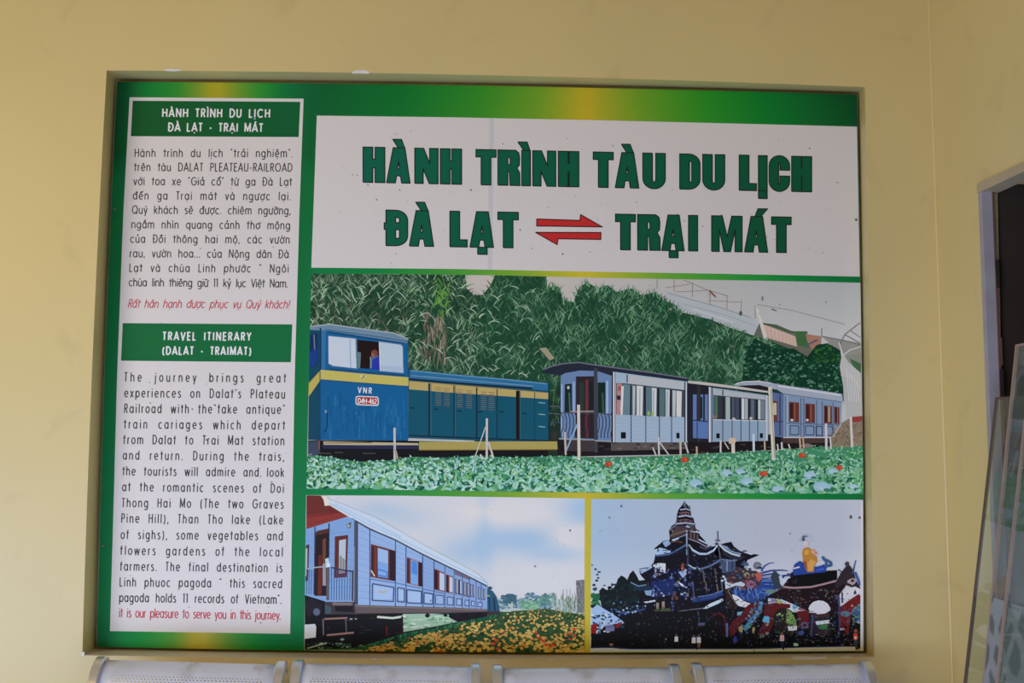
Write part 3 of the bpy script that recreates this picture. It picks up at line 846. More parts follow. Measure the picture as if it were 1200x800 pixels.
p.poly([(444.4,400),(470,403.4),(472.2,406),(472.8,437),(445.8,434.6)], (172,188,208)); p.line([(444.6,400),(445.8,434.6)], 1.5, (190,196,202)); p.line([(444.4,400),(470,403.4),(472.2,406),(472.8,437)], 1.0, (84,116,148))
p.poly([(446,428),(472.6,430),(472.8,437),(446,434.6)], (160,178,202))
p.line([(386,432.5),(420,435.4),(446,437.6),(474,440)], 1.4, (40,66,92))
p.poly([(376,433),(420,437.2),(479,442),(479,452.6),(420,448),(376,444.4)], (183,172,94))
p.poly([(376,433),(361,449),(360.4,465),(376,444.4)], (178,164,84))
p.line([(376,444.6),(420,448.2),(478.6,452.6)], .8, (16,62,104))
p.blob(425.5,440.8,4,.9,(220,214,190),7); p.line([(424,442.6),(427.5,440)], 1.2, (80,70,60))
for k in range(150):
    x = rnd.uniform(378, 476); y = rnd.uniform(458, 505); p.line([(x, y),(x + rnd.uniform(-1,1), min(514, y + rnd.uniform(4, 22)))], rnd.uniform(.8, 3), rnd.choice([(26,94,147),(23,86,137),(30,98,150),(22,84,132),(40,104,154)]))
VC = (226,232,236)
def mini(txt, x0, y0, x1, y1, cap, w, col):
    b_ = p.base; p.base = p.o + 1e-5; text_line(p, txt, x0, y0, x1, y1, cap, w, col, .92, wb=.05, wf=1); p.base = b_; p.o += 8e-5
mini('VNR', 419.4, 460, 435.6, 461, 6.6, 1.15, VC)
def rrect(x0, y0, x1, y1, r, sk): return [(x, y + sk*(x-x0)) for x, y in rb(x0, y0, x1, y1, (r, r), (1,1,1,1))]
p.poly(rrect(416.6,463.4,444,474.6,3,.04), (190,196,204)); p.poly(rrect(418,464.8,442.6,473.2,2,.04), (158,44,48))
mini('D4H-462', 419.4, 472.2, 441.4, 473.0, 5.6, 1.0, (228,216,214))
p.line([(382,480),(383.5,482),(383.5,500),(380.5,506)], 1.3, (14,50,88)); p.blob(382,482,1.2,2,(120,150,170))
p.line([(375,384),(375,516)], .9, (20,66,104))
# bonnet
p.poly([(478.6,433),(643,448.6),(643.4,519),(478.6,513)], (18,80,102))
p.poly([(480,433),(510,436),(530,439),(600,444.4),(642.5,449.4),(643,457.4),(590,453.4),(480,444.6)], (46,104,148))
p.line([(482,434),(530,439),(600,445),(641,449.6)], 1.3, (96,140,172)); p.line([(482,440),(560,446.6),(625,452.4)], 1.0, (110,140,168)); p.line([(480,444),(540,449),(600,453.4),(624,455)], 1.8, (28,34,44))
p.poly([(479.4,446),(525,449.6),(590,455),(643,460),(643,467.6),(590,464),(525,459.6),(479.4,456)], (172,154,100))
p.line([(480,446.2),(590,455.4),(642,460)], .7, (120,104,70))
for x, w_, c in ((503,2.2,(14,46,62)),(505,.8,(60,104,120)),(532,1.3,(12,44,60)),(533.6,.7,(56,100,116)),(558.7,1.5,(14,34,40)),(582.6,1.2,(12,46,62)),(606.8,4.2,(34,26,28)),(626.6,.9,(16,58,78)),(609.6,.9,(60,90,100))):
    yt = 447 + (x-480)*.083; yb = 511 + (x-480)*.036; p.line([(x, yt), (x, yb)], w_, c)
for x0, y0 in ((510.2,454),(520.2,455),(535.4,456.4),(546.4,457.4),(563.4,459),(572.6,459.6)):
    for k in range(9):
        c = (206,196,170) if k < 0 else (92,110,118) if k % 2 else (110,92,92)
        if k < 2: c = (140,112,84)
        p.line([(x0, y0 + k*2.5),(x0+6.8, y0 + .4 + k*2.5)], .9, c)
for x, y in ((480.5,477.6),(508.5,479),(536,481),(560,482),(585,482),(612,484)): p.line([(x,y),(x+5,y+.5)], 1.3, (10,34,46))
for y in (471.5,485,499.4): p.line([(631,y),(639,y+.8)], .9, (130,170,180))
p.line([(479,510),(560,513.4),(643,516.4)], 1.6, (12,44,58)); p.line([(478,515.6),(556,516.8)], 1.2, (186,196,206))
p.line([(643,450),(643.2,517)], 1.2, (10,44,60))
p.poly([(491,517.4),(560,517),(653,517),(653.4,526.4),(560,527),(491,527.4)], (158,146,86)); p.line([(491,527.2),(653,526.6)], 1, (120,96,50))
p.poly([(379,517),(490,519),(491,522),(379,521)], (176,166,136)); p.poly([(377,521.4),(491,521.4),(491,526),(379,525.6)], (44,46,74)); p.line([(380,519),(436,518.4)], 1, (110,90,74))
p.poly([(361,517),(375,517),(375,530),(368,540),(361,540)], (62,70,92)); p.poly([(361,532),(366,531),(366,539),(361,540)], (110,118,136)); p.line([(374,516),(374,526)], 1.6, (130,80,60))
p.line([(644,476),(655,476),(660,484),(662,500)], 1.1, (84,94,100)); p.line([(643,484),(656,485)], 1.0, (84,94,100)); p.line([(644,494),(656,495)], 1.4, (60,70,78)); p.blob(650,510,3,5,(56,50,50))

# first coach
p.poly([(657,440),(676,430),(718,433),(721,518),(657,513)], (100,124,164))
p.poly([(633,436),(640,431.4),(660,426),(678,424.4),(698,427.6),(760,436),(806,443),(806,447),(760,441.6),(721,437),(716,440),(700,434.6),(680,434),(662,437),(656,440)], (40,44,58))
p.line([(636,433),(648,428.6),(660,426),(678,424.4),(698,427.6),(760,436),(805,443)], 1.4, (104,108,124))
p.poly([(662,450),(670,449.4),(670.4,484.6),(661.4,484)], (30,42,42)); p.blob(666,454,1.6,2.2,(170,176,176)); p.line([(667,460),(668,484)], 1.6, (74,104,92))
p.poly([(675,441),(696.4,440.6),(696.4,514),(674.6,513)], (48,40,46)); p.poly([(686,445),(689.4,445),(689.4,514),(686,513.6)], (98,52,56)); p.poly([(679,448),(684,448),(684,480),(679,482)], (44,58,54)); p.poly([(691,447),(695,447),(695,482),(691,482)], (34,36,40))
p.poly([(700.4,448),(709.4,448),(709.4,485),(700.4,484.6)], (28,44,40)); p.line([(706,460),(707,484)], 2.2, (54,84,70))
p.line([(711.6,446),(711.6,486)], 2.4, (146,168,204)); p.line([(658.4,450),(658.4,512)], 1.6, (140,164,206)); p.line([(672.6,447),(672.6,484)], 1.8, (140,162,202))
for x0, x1 in ((657.5,674),(677,696),(700,716)):
    for k in range(5):
        x = x0 + (x1-x0)*k/4; p.line([(x, 484),(x+2.2, 490),(x+2.2, 500),(x, 508),(x+.5, 513)], 1.0, (34,36,46))
p.line([(657,483.4),(698,483.4),(717,486)], 1.3, (76,78,92)); p.line([(668,482),(697,481.6)], 1.2, (156,140,140))
p.line([(698,431),(698.4,530)], 4.2, (62,64,76)); p.line([(655,513.8),(720,517.4)], 1.6, (140,144,150))
p.poly([(717,434),(721,435),(721,519),(716.4,518)], (48,48,56)); p.line([(719.4,435.6),(719.4,519)], 1.8, (206,208,214))
p.poly([(721,435.6),(760,441),(806,447),(806,518),(721,518.4)], (148,167,190))
p.poly([(735,438.6),(802,448),(802,456.6),(735,449)], (168,172,180)); p.line([(735,439),(735,448)], 1.4, (52,54,62))
p.poly([(722,448.6),(735,449.2),(802,456.8),(802,488.6),(722,485.4)], (62,70,76))
for x0, x1, y0, y1, c in ((730,738.5,450,486,(96,122,134)),(740.4,745,451,486.5,(120,136,148)),(746,753.6,451.6,487,(190,196,200)),(742,744,452,486,(176,184,190)),(757,764,453,487.5,(86,112,124)),(764,769.6,454,488,(186,192,198)),(773,779,455,488,(80,106,112)),(780,785,455.8,488,(176,184,194)),(788,792,456.8,488,(170,178,184)),(792.6,799,457.6,488.4,(196,198,200))):
    p.poly([(x0,y0),(x1,y0+.8),(x1-.6,y1),(x0,y1-.4)], c)
p.poly([(723,449),(729,449.6),(727,462),(729.4,470),(726,486),(722.6,485.6)], (170,124,120)); p.poly([(723,463),(729.4,464),(729,469),(723,468)], (60,36,40)); p.blob(726,455,2,3.4,(150,80,80)); p.poly([(728,452),(731,452.4),(729.6,486),(727,486)], (206,206,208))
for x, y in ((760,484),(764.6,485)): p.blob(x, y, 1.6, 2.6, (150,170,90), 6)
for x in (739.6,755.8,771.4,786): p.line([(x,450 + (x-722)*.1),(x,488)], 2.0, (38,40,48))
for x in (750,766,782): p.line([(x,453+ (x-722)*.09),(x-.4,487)], .7, (120,130,140))
p.line([(722,486.4),(802,489.6)], 1.0, (150,160,180))
for x in (739.6,756.8,772.8,787): p.line([(x,487.5),(x,518)], 1.1, (52,58,70))
for k in range(6):
    y = 491 + k*4.6; p.line([(722,y),(802,y+1)], .4, (136,154,176))
p.poly([(727.6,506.2),(733.4,506.2),(733.4,513.6),(727.6,513.6)], (26,26,32)); p.poly([(792.6,507),(796.4,507),(796.4,513.6),(792.6,513.6)], (26,26,32))
p.line([(802.6,447),(802.6,518)], 1.2, (40,44,54)); p.line([(804.6,448),(804.6,518)], 1.4, (186,194,210))
p.poly([(716,518),(806,518.4),(806,526),(716,528)], (84,78,78)); p.poly([(660,515),(697,516),(697,529),(662,528)], (62,56,58))
for k in range(16): p.blob(rnd.uniform(720,804), rnd.uniform(519,526), 3, 1.2, rnd.choice([(104,98,96),(64,58,58),(52,46,48)]), 6, rnd)
# second coach
p.poly([(805,447),(834,449),(834,518),(805,517)], (38,38,48))
for x0, x1 in ((812,816.4),(821,824),(826,829.6)): p.poly([(x0,462),(x1,462),(x1,512),(x0,512)], (90,114,164))
p.line([(819,450),(819,518)], 3.4, (54,50,54)); p.poly([(812,492),(830,494),(830,514),(812,513)], (86,112,164)); p.line([(811,492),(831,494)], 1.2, (40,46,60)); p.line([(817,494),(817,514)], 1, (40,46,60)); p.line([(822,465),(822,490)], 2.4, (34,44,42))
p.poly([(832,453.6),(900,463),(900,516.4),(832,517.6)], (132,152,175)); p.line([(831.6,453),(831.6,518)], 1.8, (196,204,216)); p.line([(834.4,454),(834.4,517)], 1.0, (44,46,54))
p.poly([(806,446),(818,446.6),(860,452),(900,457.6),(901,460.8),(860,455.2),(806,449)], (176,172,172)); p.line([(806,449.4),(860,455.8),(900,461)], 1.4, (40,40,46))
p.poly([(836,455.4),(897,463.6),(897,468.2),(836,462.4)], (160,166,174)); p.line([(847,457),(847,463)], 1.4, (50,50,58))
p.poly([(836,462.6),(896.4,468.4),(896.4,492.4),(836,491)], (52,56,62))
for x0, x1, c in ((837,841,(70,104,92)),(850.4,855.6,(150,164,166)),(857,861,(72,80,94)),(862,866,(64,74,90)),(869,872.4,(186,190,196)),(873,876.4,(150,160,172)),(880,884,(86,98,110)),(888.4,891.4,(170,176,182)),(892,895.6,(110,124,134))):
    yt = 463.2 + (x0-836)*.095; p.poly([(x0,yt),(x1,yt+.5),(x1,491.4),(x0,491)], c)
for x in (847.6,856.6,867.6,877.6,887): p.line([(x,464+(x-836)*.09),(x,492)], 1.4, (34,34,42))
for x, y in ((838,488),(880,490),(860,490.6)): p.blob(x, y, 2, 1.8, (150,90,90) if x < 850 else (176,170,176), 6)
p.line([(836,491.6),(898,493)], .9, (190,198,212))
for x in (847,858,868.2,878.2,888): p.line([(x,492),(x,516.6)], 1.0, (56,62,76))
p.poly([(839.4,507.6),(843.4,507.6),(843.4,513.4),(839.4,513.4)], (28,28,34)); p.poly([(890.4,507.4),(894,507.4),(894,513),(890.4,513)], (28,28,34))
p.line([(898.6,463),(898.6,516)], 1.4, (190,198,212))
# third coach
p.poly([(859,450.4),(870,447),(886,446.2),(904,448.4),(918,451),(960,457),(987,461.4),(988,471.6),(960,467),(918,461.6),(908,456),(902,454.6),(890,452),(866,452)], (146,154,170))
p.poly([(866,451.6),(890,451),(902,454),(900,458),(880,455)], (40,36,40)); p.line([(862,449.6),(872,447),(888,446.4),(904,448.6)], 1.0, (200,200,204))
p.line([(909,456),(918,461.6),(960,467.2),(986,471)], 1.2, (58,66,86)); p.line([(912,452),(985,463)], 2.0, (182,188,202))
p.poly([(903,459),(918,461.6),(918,512.6),(905,511)], (84,100,138)); p.poly([(904.4,469),(911.6,470),(911,494),(904.6,494)], (104,62,52)); p.poly([(906,472),(910,472),(910,486),(906,486)], (176,170,150)); p.line([(914,463),(914,510)], 1.6, (56,64,88)); p.line([(905,494),(918,494)], 1.2, (56,60,76))
p.poly([(918,461.6),(960,467.2),(986,471),(984.6,500),(983,512.4),(918,512.6)], (116,135,163)); p.line([(922,463),(922,512)], 3.0, (142,158,182))
for x0, x1, y0, y1 in ((924.4,936.4,470.6,494),(943.6,955,472.4,495),(965.4,975,474.8,496),(977.4,983.6,476,496)):
    p.poly([(x0,y0),(x1,y0+1),(x1,y1+.4),(x0,y1)], (96,52,46)); p.poly([(x0+1.6,y0+2),(x0+4.6,y0+2),(x0+4.6,y1-2),(x0+1.6,y1-2)], (54,34,36)); p.line([((x0+x1)/2+1,y0+1),((x0+x1)/2+1,y1)], 1, (140,92,78)); p.line([(x0,y1),(x1,y1+.4)], 1.0, (70,80,104))
p.blob(928,492,2,1.6,(196,180,180),6); p.blob(946,492,2,1.6,(186,176,180),6); p.poly([(970,476),(973,476.4),(973,494),(970,494)], (150,132,116))
for x in (921,938.4,942,957,963.4,976.2): p.line([(x,463.6+(x-918)*.13),(x,512)], .9, (66,76,104))
p.line([(922,495.6),(984,498)], 1.0, (80,90,120))
for x0, x1, y0 in ((926,936,498.6),(944,953.8,498.8),(956.4,963.8,499.4),(969,976,499.6)): p.line([(x0,y0),(x1,y0+.4),(x1,y0+10.6),(x0,y0+10.6),(x0,y0)], 1.1, (52,60,82))
p.line([(918,512.6),(983,512.4)], 1.2, (190,196,206)); p.poly([(916,513),(984,513),(976,519),(916,519)], (70,56,52)); p.blob(945,522,8,2.4,(120,112,104),8,rnd)
p.poly([(997,488.6),(1010.4,487.4),(1010.4,494),(998,495)], (128,58,58))
p.poly([(986,496),(996,490),(1000,496),(1010.6,493),(1011,524),(972,524),(976,508)], (122,110,96))
for k in range(70): p.leaf(rnd.uniform(974,1008), rnd.uniform(500,522), rnd.uniform(-2.6,-.4), rnd.uniform(4,9), 1.1, rnd.choice([(150,136,122),(104,90,80),(84,84,68),(134,96,82),(70,80,58)]), .4, p.o + 1e-5 + rnd.random()*1e-4)
p.o += 1.2e-4
p.line([(986,496),(976,512)], 1.2, (170,160,146))

# the cabbage field
CT = [(359,535),(372,533),(390,536),(420,541),(440,540),(462,539),(480,535),(520,536),(560,534),(600,536),(655,534),(700,536),(740,535),(780,534),(815,532),(850,530),(900,528),(940,526),(960,523),(990,524),(1011.5,522)]
p.poly(samp(CT, 60) + samp(P1B, 30)[::-1], (64,124,94))
base = p.o; jobs = []
for k in range(4300):
    x = rnd.uniform(359.5, 1010.5); yt = polyat(CT, x); yb = polyat(P1B, x)
    t = rnd.random()**.85; jobs.append((yt - .5 + t*(yb - 1.2 - yt), x, t))
jobs.sort()
for k, (y, x, t) in enumerate(jobs):
    c = rnd.choice([(158,198,186),(140,190,182),(118,174,154),(172,206,206),(152,190,206),(84,152,108),(60,132,88),(36,98,72),(28,84,64),(110,166,104),(138,180,122),(102,166,140),(180,210,202),(164,200,192)])
    if x > 790: c = mixc(c, rnd.choice([(92,146,98),(66,122,82),(112,164,122)]), .42)
    elif x > 560: c = mixc(c, (90,160,120), .2)
    if rnd.random() < .08: c = (30,78,60)
    r = 1.4 + 3.2*t
    off = base + 1e-5 + 6e-4*k/len(jobs)
    hgt = min(r*rnd.uniform(.5,.95), max(.8, (polyat(P1B, x) - y)))
    if rnd.random() < .55: p.blob(x, y, r*rnd.uniform(.8,1.5), hgt, c, 7, rnd, off=off, rot=rnd.uniform(-.6,.6))
    else: p.leaf(x, y, rnd.uniform(-3.0,-.1), r*2.0, r*.9, c, rnd.uniform(-.7,.7), off)
p.o = base + 6.4e-4
for cx, cy, r in ((876,564,8),(852,554,7),(964,570,10),(912,573,7),(949,556,8),(976,552,6),(815,566,9),(1000,570,6),(868,553,6)):
    p.blob(cx, cy, r, r*.62, (134,170,190), 11, rnd)
    for k in range(7): a = math.pi*(1 + k/6); p.line([(cx, cy + r*.4),(cx + r*.8*math.cos(a), cy + r*.5*math.sin(a))], .6, (168,198,210))
    p.blob(cx+r*.5, cy+r*.4, r*.5, r*.22, (56,112,96), 8, rnd)
for x, y in ((713,543.6),(802,538.6),(894.6,554.6),(940,533.4),(983.6,547.6)):
    p.blob(x, y, 4.6, 3, (176,66,46), 8, rnd); p.blob(x+1.4, y-.5, 2, 1.4, (206,86,60), 6, rnd)
# stakes
SC = (186,182,184)
for pts, w_, c in (([(462.4,501),(462.6,541)],2.8,(176,180,188)),([(461,520),(464.6,537)],1.2,(150,150,150)),([(464,528),(466.6,538)],1.4,(170,150,130)),
    ([(570.6,490),(570.4,538)],2.6,SC),([(569,500),(556,537)],1.1,(190,190,184)),([(572.6,518),(578.4,537)],2.2,SC),([(563,532),(564,537)],2.2,SC),
    ([(678,474),(678.6,539)],3.4,(196,186,180)),([(662,506),(663,533)],2.2,(180,170,164)),([(677,496),(663.4,528)],1.8,(134,160,196)),
    ([(771.6,512),(772.4,534)],2,SC),([(773,518),(784,533)],1.4,SC),([(765,524),(769,534)],1.6,SC),([(797.4,516),(797.6,533)],2.4,(176,168,160)),([(802.6,518),(806.6,531)],1.8,SC),([(816.4,523),(816.8,533)],2.2,(170,150,130)),
    ([(844.6,516),(844.4,530)],2,SC),([(849,518),(854,526)],1.2,SC),([(883,508),(883.4,529)],2.6,(180,190,204)),([(896,516),(896.4,528)],2,(170,150,130)),([(859,519),(859.4,531)],4,(190,186,178)),
    ([(902.4,453),(904,485),(906.8,539)],4.4,(196,186,176)),([(903.4,456),(905,490),(908,536)],1,(140,130,124)),([(968,496),(968.4,527)],2.8,SC),([(937,510),(938,526)],2,(176,150,130)),([(941,512),(942,525)],1.8,(176,150,130)),([(973,512),(974,526)],1.8,SC),([(997,488),(998.6,524)],2.8,SC),([(916,518),(916.4,527)],2,SC),([(924,520),(926,526)],1.6,SC),([(911,520),(912,527)],1.6,SC)):
    p.line(pts, w_, c)
p.poly([(854,513),(861,512.4),(863,516),(861,520),(854,519.6)], (190,168,150))
specks(p, 30, 600, 1000, 330, 420, 31)
p.line([(574,324),(573,575)], 1.0, (90,110,104)) if False else None
p.build('train_photo', board)

# ------------------------------------------------------------------ carriage photograph
P2T = [(358.8,580),(470,580.6),(590,582.3),(685.4,583.8)]
P2B = [(356.4,761.2),(450,763),(560,764),(684.6,764.2)]
def sky2(x, y):
    def g(cx, cy, rx, ry): return math.exp(-((x-cx)/rx)**2 - ((y-cy)/ry)**2)
    b_ = .95*g(610,632,50,14) + .65*g(545,648,34,18) + .85*g(684,596,26,20) + .5*g(650,650,40,9) + .4*g(440,596,30,10) + .4*g(568,620,9,60) + .35*g(470,606,40,14) + .18
    b_ -= .9*g(672,628,22,10) + .5*g(590,600,40,10)
    return mixc((208,205,212), (158,184,214), min(1, max(0, b_)))
p = photo_base(P2T, P2B, sky2, 60, 40)
rnd = random.Random(9)
# far haze, trees and wall
p.poly([(578,700),(684.8,702),(684.8,724),(578,726)], (168,184,186))
for k in range(240):
    x = rnd.uniform(576, 650); top = 697 + 3*math.sin(x*.25) + (3 if x < 600 else 0)
    c = rnd.choice([(86,120,146),(110,140,160),(70,104,120),(132,160,170),(150,172,180)])
    p.blob(x, rnd.uniform(top, 713), rnd.uniform(1.2,3.4), rnd.uniform(.8,1.8), c, 6, rnd)
for k in range(40): p.blob(rnd.uniform(587,604), rnd.uniform(696,706), 2.6, 1.6, rnd.choice([(64,98,118),(54,88,104),(80,112,130)]), 6, rnd)
for k in range(34): p.blob(rnd.uniform(634,645), rnd.uniform(697,708), 2.2, 1.6, rnd.choice([(72,116,112),(92,136,130),(100,140,140)]), 6, rnd)
for k in range(60): p.blob(rnd.uniform(612,632), rnd.uniform(704,714), 2.4, 1.4, rnd.choice([(96,150,120),(130,176,150),(84,134,116)]), 6, rnd)
p.poly([(675,680),(684.8,679),(684.6,717),(676.4,717)], (112,110,122))
for k in range(14): p.blob(rnd.uniform(676,684), rnd.uniform(682,710), 1.5, 2, rnd.choice([(134,132,142),(92,92,106),(120,130,120)]), 6, rnd)
for x in (660,664,668): p.line([(x,690),(x,715)], .6, (130,136,150))
for k in range(120): p.leaf(rnd.uniform(648,684), rnd.uniform(700,720), rnd.uniform(-2,-1.1), rnd.uniform(3,8), .9, rnd.choice([(128,146,128),(104,130,104),(150,164,150),(90,112,90)]), .2, p.o + 1e-5 + rnd.random()*1e-4)
p.o += 1.2e-4
# ground
p.poly([(470,722),(560,716),(600,717),(684.7,720),(684.6,764),(356.6,761)], (40,84,60))
p.poly([(472,719),(530,720),(566,720),(540,728),(473,741)], (150,184,166))
for k in range(60): p.blob(rnd.uniform(474,545), rnd.uniform(722,736), rnd.uniform(2,5), rnd.uniform(.6,1.4), rnd.choice([(176,204,190),(128,170,140),(196,212,208),(110,156,124)]), 7, rnd)
p.poly([(473,740.5),(537,728.6),(570,722),(592,718),(600,720),(560,732),(500,748),(440,760),(420,760)], (26,78,58))
p.line([(473,741),(505,735.6),(537,729)], 1.6, (44,40,36))
for k in range(160):
    x = rnd.uniform(425, 595); y = 760 - (x-425)*.24 + rnd.uniform(-4,4); p.leaf(x, y, rnd.uniform(-2.4,-.7), 4, 1.2, rnd.choice([(34,96,66),(56,118,78),(20,64,50),(80,136,92)]), .3, p.o + 1e-5 + rnd.random()*1e-4)
p.o += 1.2e-4
# engine far away
p.poly([(570,690),(577,692),(582,699),(586,717),(572,719),(569,712)], (44,84,112)); p.line([(573,700),(574,716)], 1.6, (24,60,84)); p.line([(579,700),(580,716)], 2, (22,52,78)); p.line([(570,697.6),(574,698)], 1.4, (170,160,80)); p.poly([(570,716),(586,716),(587,720),(571,721)], (60,52,54)); p.blob(574,689,3,2,(52,76,100))
# under the carriage
p.poly([(357,695),(366,695.4),(372,701),(381,704),(381,719),(472,719),(472,742),(440,752),(416,759),(357,761)], (27,21,25))
p.poly([(526,717),(571,717),(571,722),(556,725),(537,729),(526,723)], (34,28,32))
for x, r in ((531,4),(545,4.4),(560,3.6),(501,3),(522,2.4)): p.blob(x, 720.6 if x > 515 else 721, r, r*.8, (22,18,22), 8)
for k in range(26): p.blob(rnd.uniform(382,470), rnd.uniform(722,750), rnd.uniform(2,6), rnd.uniform(.6,1.6), rnd.choice([(38,30,34),(20,15,18),(52,36,34),(46,42,44)]), 7, rnd)
p.poly([(356.8,731.6),(369,730.8),(370.6,734),(370,746.6),(356.6,748.2)], (200,204,218))
p.line([(380,725),(393,724.4),(407,723.8)], 2, (150,116,108)); p.line([(383,744),(400,742.4),(414.6,741)], 2.2, (150,120,116)); p.line([(378.6,725),(379,744)], 1.4, (112,108,116)); p.line([(405,724),(406,741)], 1.2, (96,96,106))
p.line([(442,722.6),(460,724),(476,721.6)], 2.6, (196,206,200)); p.line([(410,725),(413,725)], 1.4, (170,170,170)); p.line([(416,725),(418,725)], 1.2, (170,170,170))
p.line([(453,733),(453.4,745)], 1.6, (104,30,34)); p.poly([(470,722),(472.4,722),(472.4,742),(470,742.6)], (48,28,26))
p.blob(371,716.6,4.4,4.6,(84,96,120),10); p.blob(371,716.4,2.2,2.4,(120,134,156),8); p.poly([(357,704),(365,700),(376,706),(378,716),(360,722)], (40,34,42)); p.blob(371,716.6,4.0,4.2,(88,100,124),10)
for k in range(60):
    x = rnd.uniform(357, 450); p.blob(x, rnd.uniform(753, 760.4), rnd.uniform(1,3), rnd.uniform(.5,1.2), rnd.choice([(40,92,84),(70,116,110),(24,56,52),(110,140,140)]), 6, rnd)
p.line([(360,759.4),(383,753)], 1.6, (150,164,174)); p.blob(377,754,3.4,1.6,(150,174,170),8,rnd); p.blob(401,749,2.4,1.8,(120,164,150),8,rnd)
# carriage body
ROOF = [(387,592),(402,601),(419.5,611),(433,619),(463.7,632),(494.5,648.4),(520,660.8),(545,672.6),(571,686)]
p.poly([(376,581),(390,586),(440,606),(500,640),(560,672),(571,684),(571,687),(387,595),(380.4,592.4)], (190,204,226))
p.poly(samp(ROOF, 30) + [(571,713.4),(530,711.4),(464,709.8),(416.8,708.4),(416.8,610)], (142,170,218))
p.poly([(495,648.6),(520,661),(545,673),(571,686.4),(571,713.4),(530,711.4),(495,710.4)], (132,160,210))
for k in range(1, 12):
    t = k/12
    p.line([(418, 612 + (708-612)*t),(464, 633 + (709.6-633)*t),(530, 666 + (711.2-666)*t),(570, 686.4 + (713-686.4)*t)], .45, (116,144,194))
p.line([(386,593),(402,602),(419.5,611.6),(433,619.6),(463.7,632.6),(494.5,649),(520,661.4),(545,673.4),(571,686.6)], 1.8, (66,76,92))
p.line([(384,588.5),(402,598),(433,615),(464,628.6),(495,644.6),(520,657),(571,683)], 1.4, (160,186,222))
p.line([(392,590),(430,609)], 2.2, (176,196,226)); p.line([(430,609),(470,629)], 2.4, (170,194,228))
p.poly([(533,668.4),(551,676.4),(551,680),(533,673)], (108,100,124))
# end platform
p.poly([(358.4,619.5),(384,612),(407,604.6),(418.6,611),(417.6,704),(386,706),(357.2,697)], (122,156,208))
for k in range(9):
    y = 624 + k*8; p.line([(358,y+2),(416,y-1)], .4, (100,132,186))
p.poly([(359.2,580.4),(376,580.6),(379,584),(380.6,592.6),(386.5,592),(396,598),(407.8,605),(384,612),(359,619.8)], (104,48,44))
p.poly([(359,604),(376,602),(396,600),(407.8,605),(384,612),(359,619.8)], (132,56,50)); p.line([(359,606),(380,603),(396,600.4)], 1.2, (118,40,42)); p.line([(359,615),(384,608)], .9, (124,44,44))
p.poly([(376,580.5),(383.6,580.6),(385.4,586),(386.6,592),(380.6,592.6),(379,585)], (212,208,206))
p.line([(387,591.6),(402,600.6),(412,606.6)], 1.4, (206,204,206))
p.line([(369.2,617),(368.6,697)], 1.4, (44,48,66)); p.line([(385.6,613),(385,664)], 1.5, (44,48,66))
p.poly([(370,623.4),(384.8,620.4),(385,698),(369,698)], (44,32,34)); p.poly([(378,632),(382,630),(381.6,662),(378,664)], (104,66,50)); p.poly([(371,622),(385,619),(385,624),(371,627)], (84,46,42)); p.poly([(373.4,650),(377,650),(377,698),(372,698)], (98,44,38)); p.poly([(378,660),(382,660),(382,686),(378,686)], (150,140,150))
p.poly([(392.4,628.4),(408,626.6),(406.4,676),(391.8,677)], (92,46,46)); p.poly([(397.4,633),(405.4,631.4),(404.6,671),(396.8,672)], (172,186,206)); p.poly([(397,650),(404.8,656),(404.6,671),(396.8,672)], (146,152,158)); p.line([(400,650),(399,671)], .7, (90,96,100)); p.line([(403,654),(402,671)], .7, (90,96,100))
p.poly([(358.6,638.6),(362.4,637.4),(361,680),(358,681)], (70,50,54)); p.poly([(358.4,643),(360.4,642),(359.8,674),(358,675)], (176,176,176))
p.line([(408.6,615.5),(411,612)], 2.4, (80,84,94)); p.blob(408.8,616,2.6,3,(92,98,106),9); p.blob(408.4,616,1.3,1.7,(176,176,168),8)
p.line([(417,610),(416.6,708)], 3.8, (76,80,98)); p.line([(419,612),(418.8,708)], 1, (40,44,58)); p.line([(415.4,640),(415,702)], .8, (122,126,144))
p.line([(358,666.6),(370,664.6),(381,663.6)], 1.5, (150,160,178)); p.line([(388,664.6),(400,667.4),(414,669.4)], 1.6, (48,54,76))
for k in range(9):
    x = 388.6 + k*3.1; p.line([(x, 665.4 + k*.6),(x-.4, 703)], .8, (58,76,124))
for k in range(4):
    x = 359.6 + k*2.8; p.line([(x,667),(x-.4,696)], .8, (54,66,104))
p.line([(384.6,664),(384,703)], 3.4, (90,88,100)); p.poly([(381,655),(385,653),(386.6,664),(382,665)], (182,200,220)); p.blob(385,662,2.4,2.6,(214,222,232),7,rnd)
p.line([(413.4,668),(413,704)], 2, (60,64,80))
p.poly([(380.6,705),(416,705),(416.6,719.6),(380.6,719.6)], (62,56,62)); p.poly([(389,705.4),(414,706),(412,709),(390,709)], (120,108,112)); p.poly([(392,710),(414,710),(414,717),(393,716)], (34,30,34)); p.poly([(381,708),(388,711),(388,719),(381,719)], (66,84,92))
# frame beam
p.poly([(416.6,708.6),(464,710),(530,711.8),(571,713.6),(571,717.4),(530,718.6),(464,719),(416.4,719.6)], (96,86,90)); p.line([(418,710),(530,713),(571,714.6)], 1.2, (122,112,114)); p.line([(417,719),(530,718),(571,717)], 1, (44,36,38))
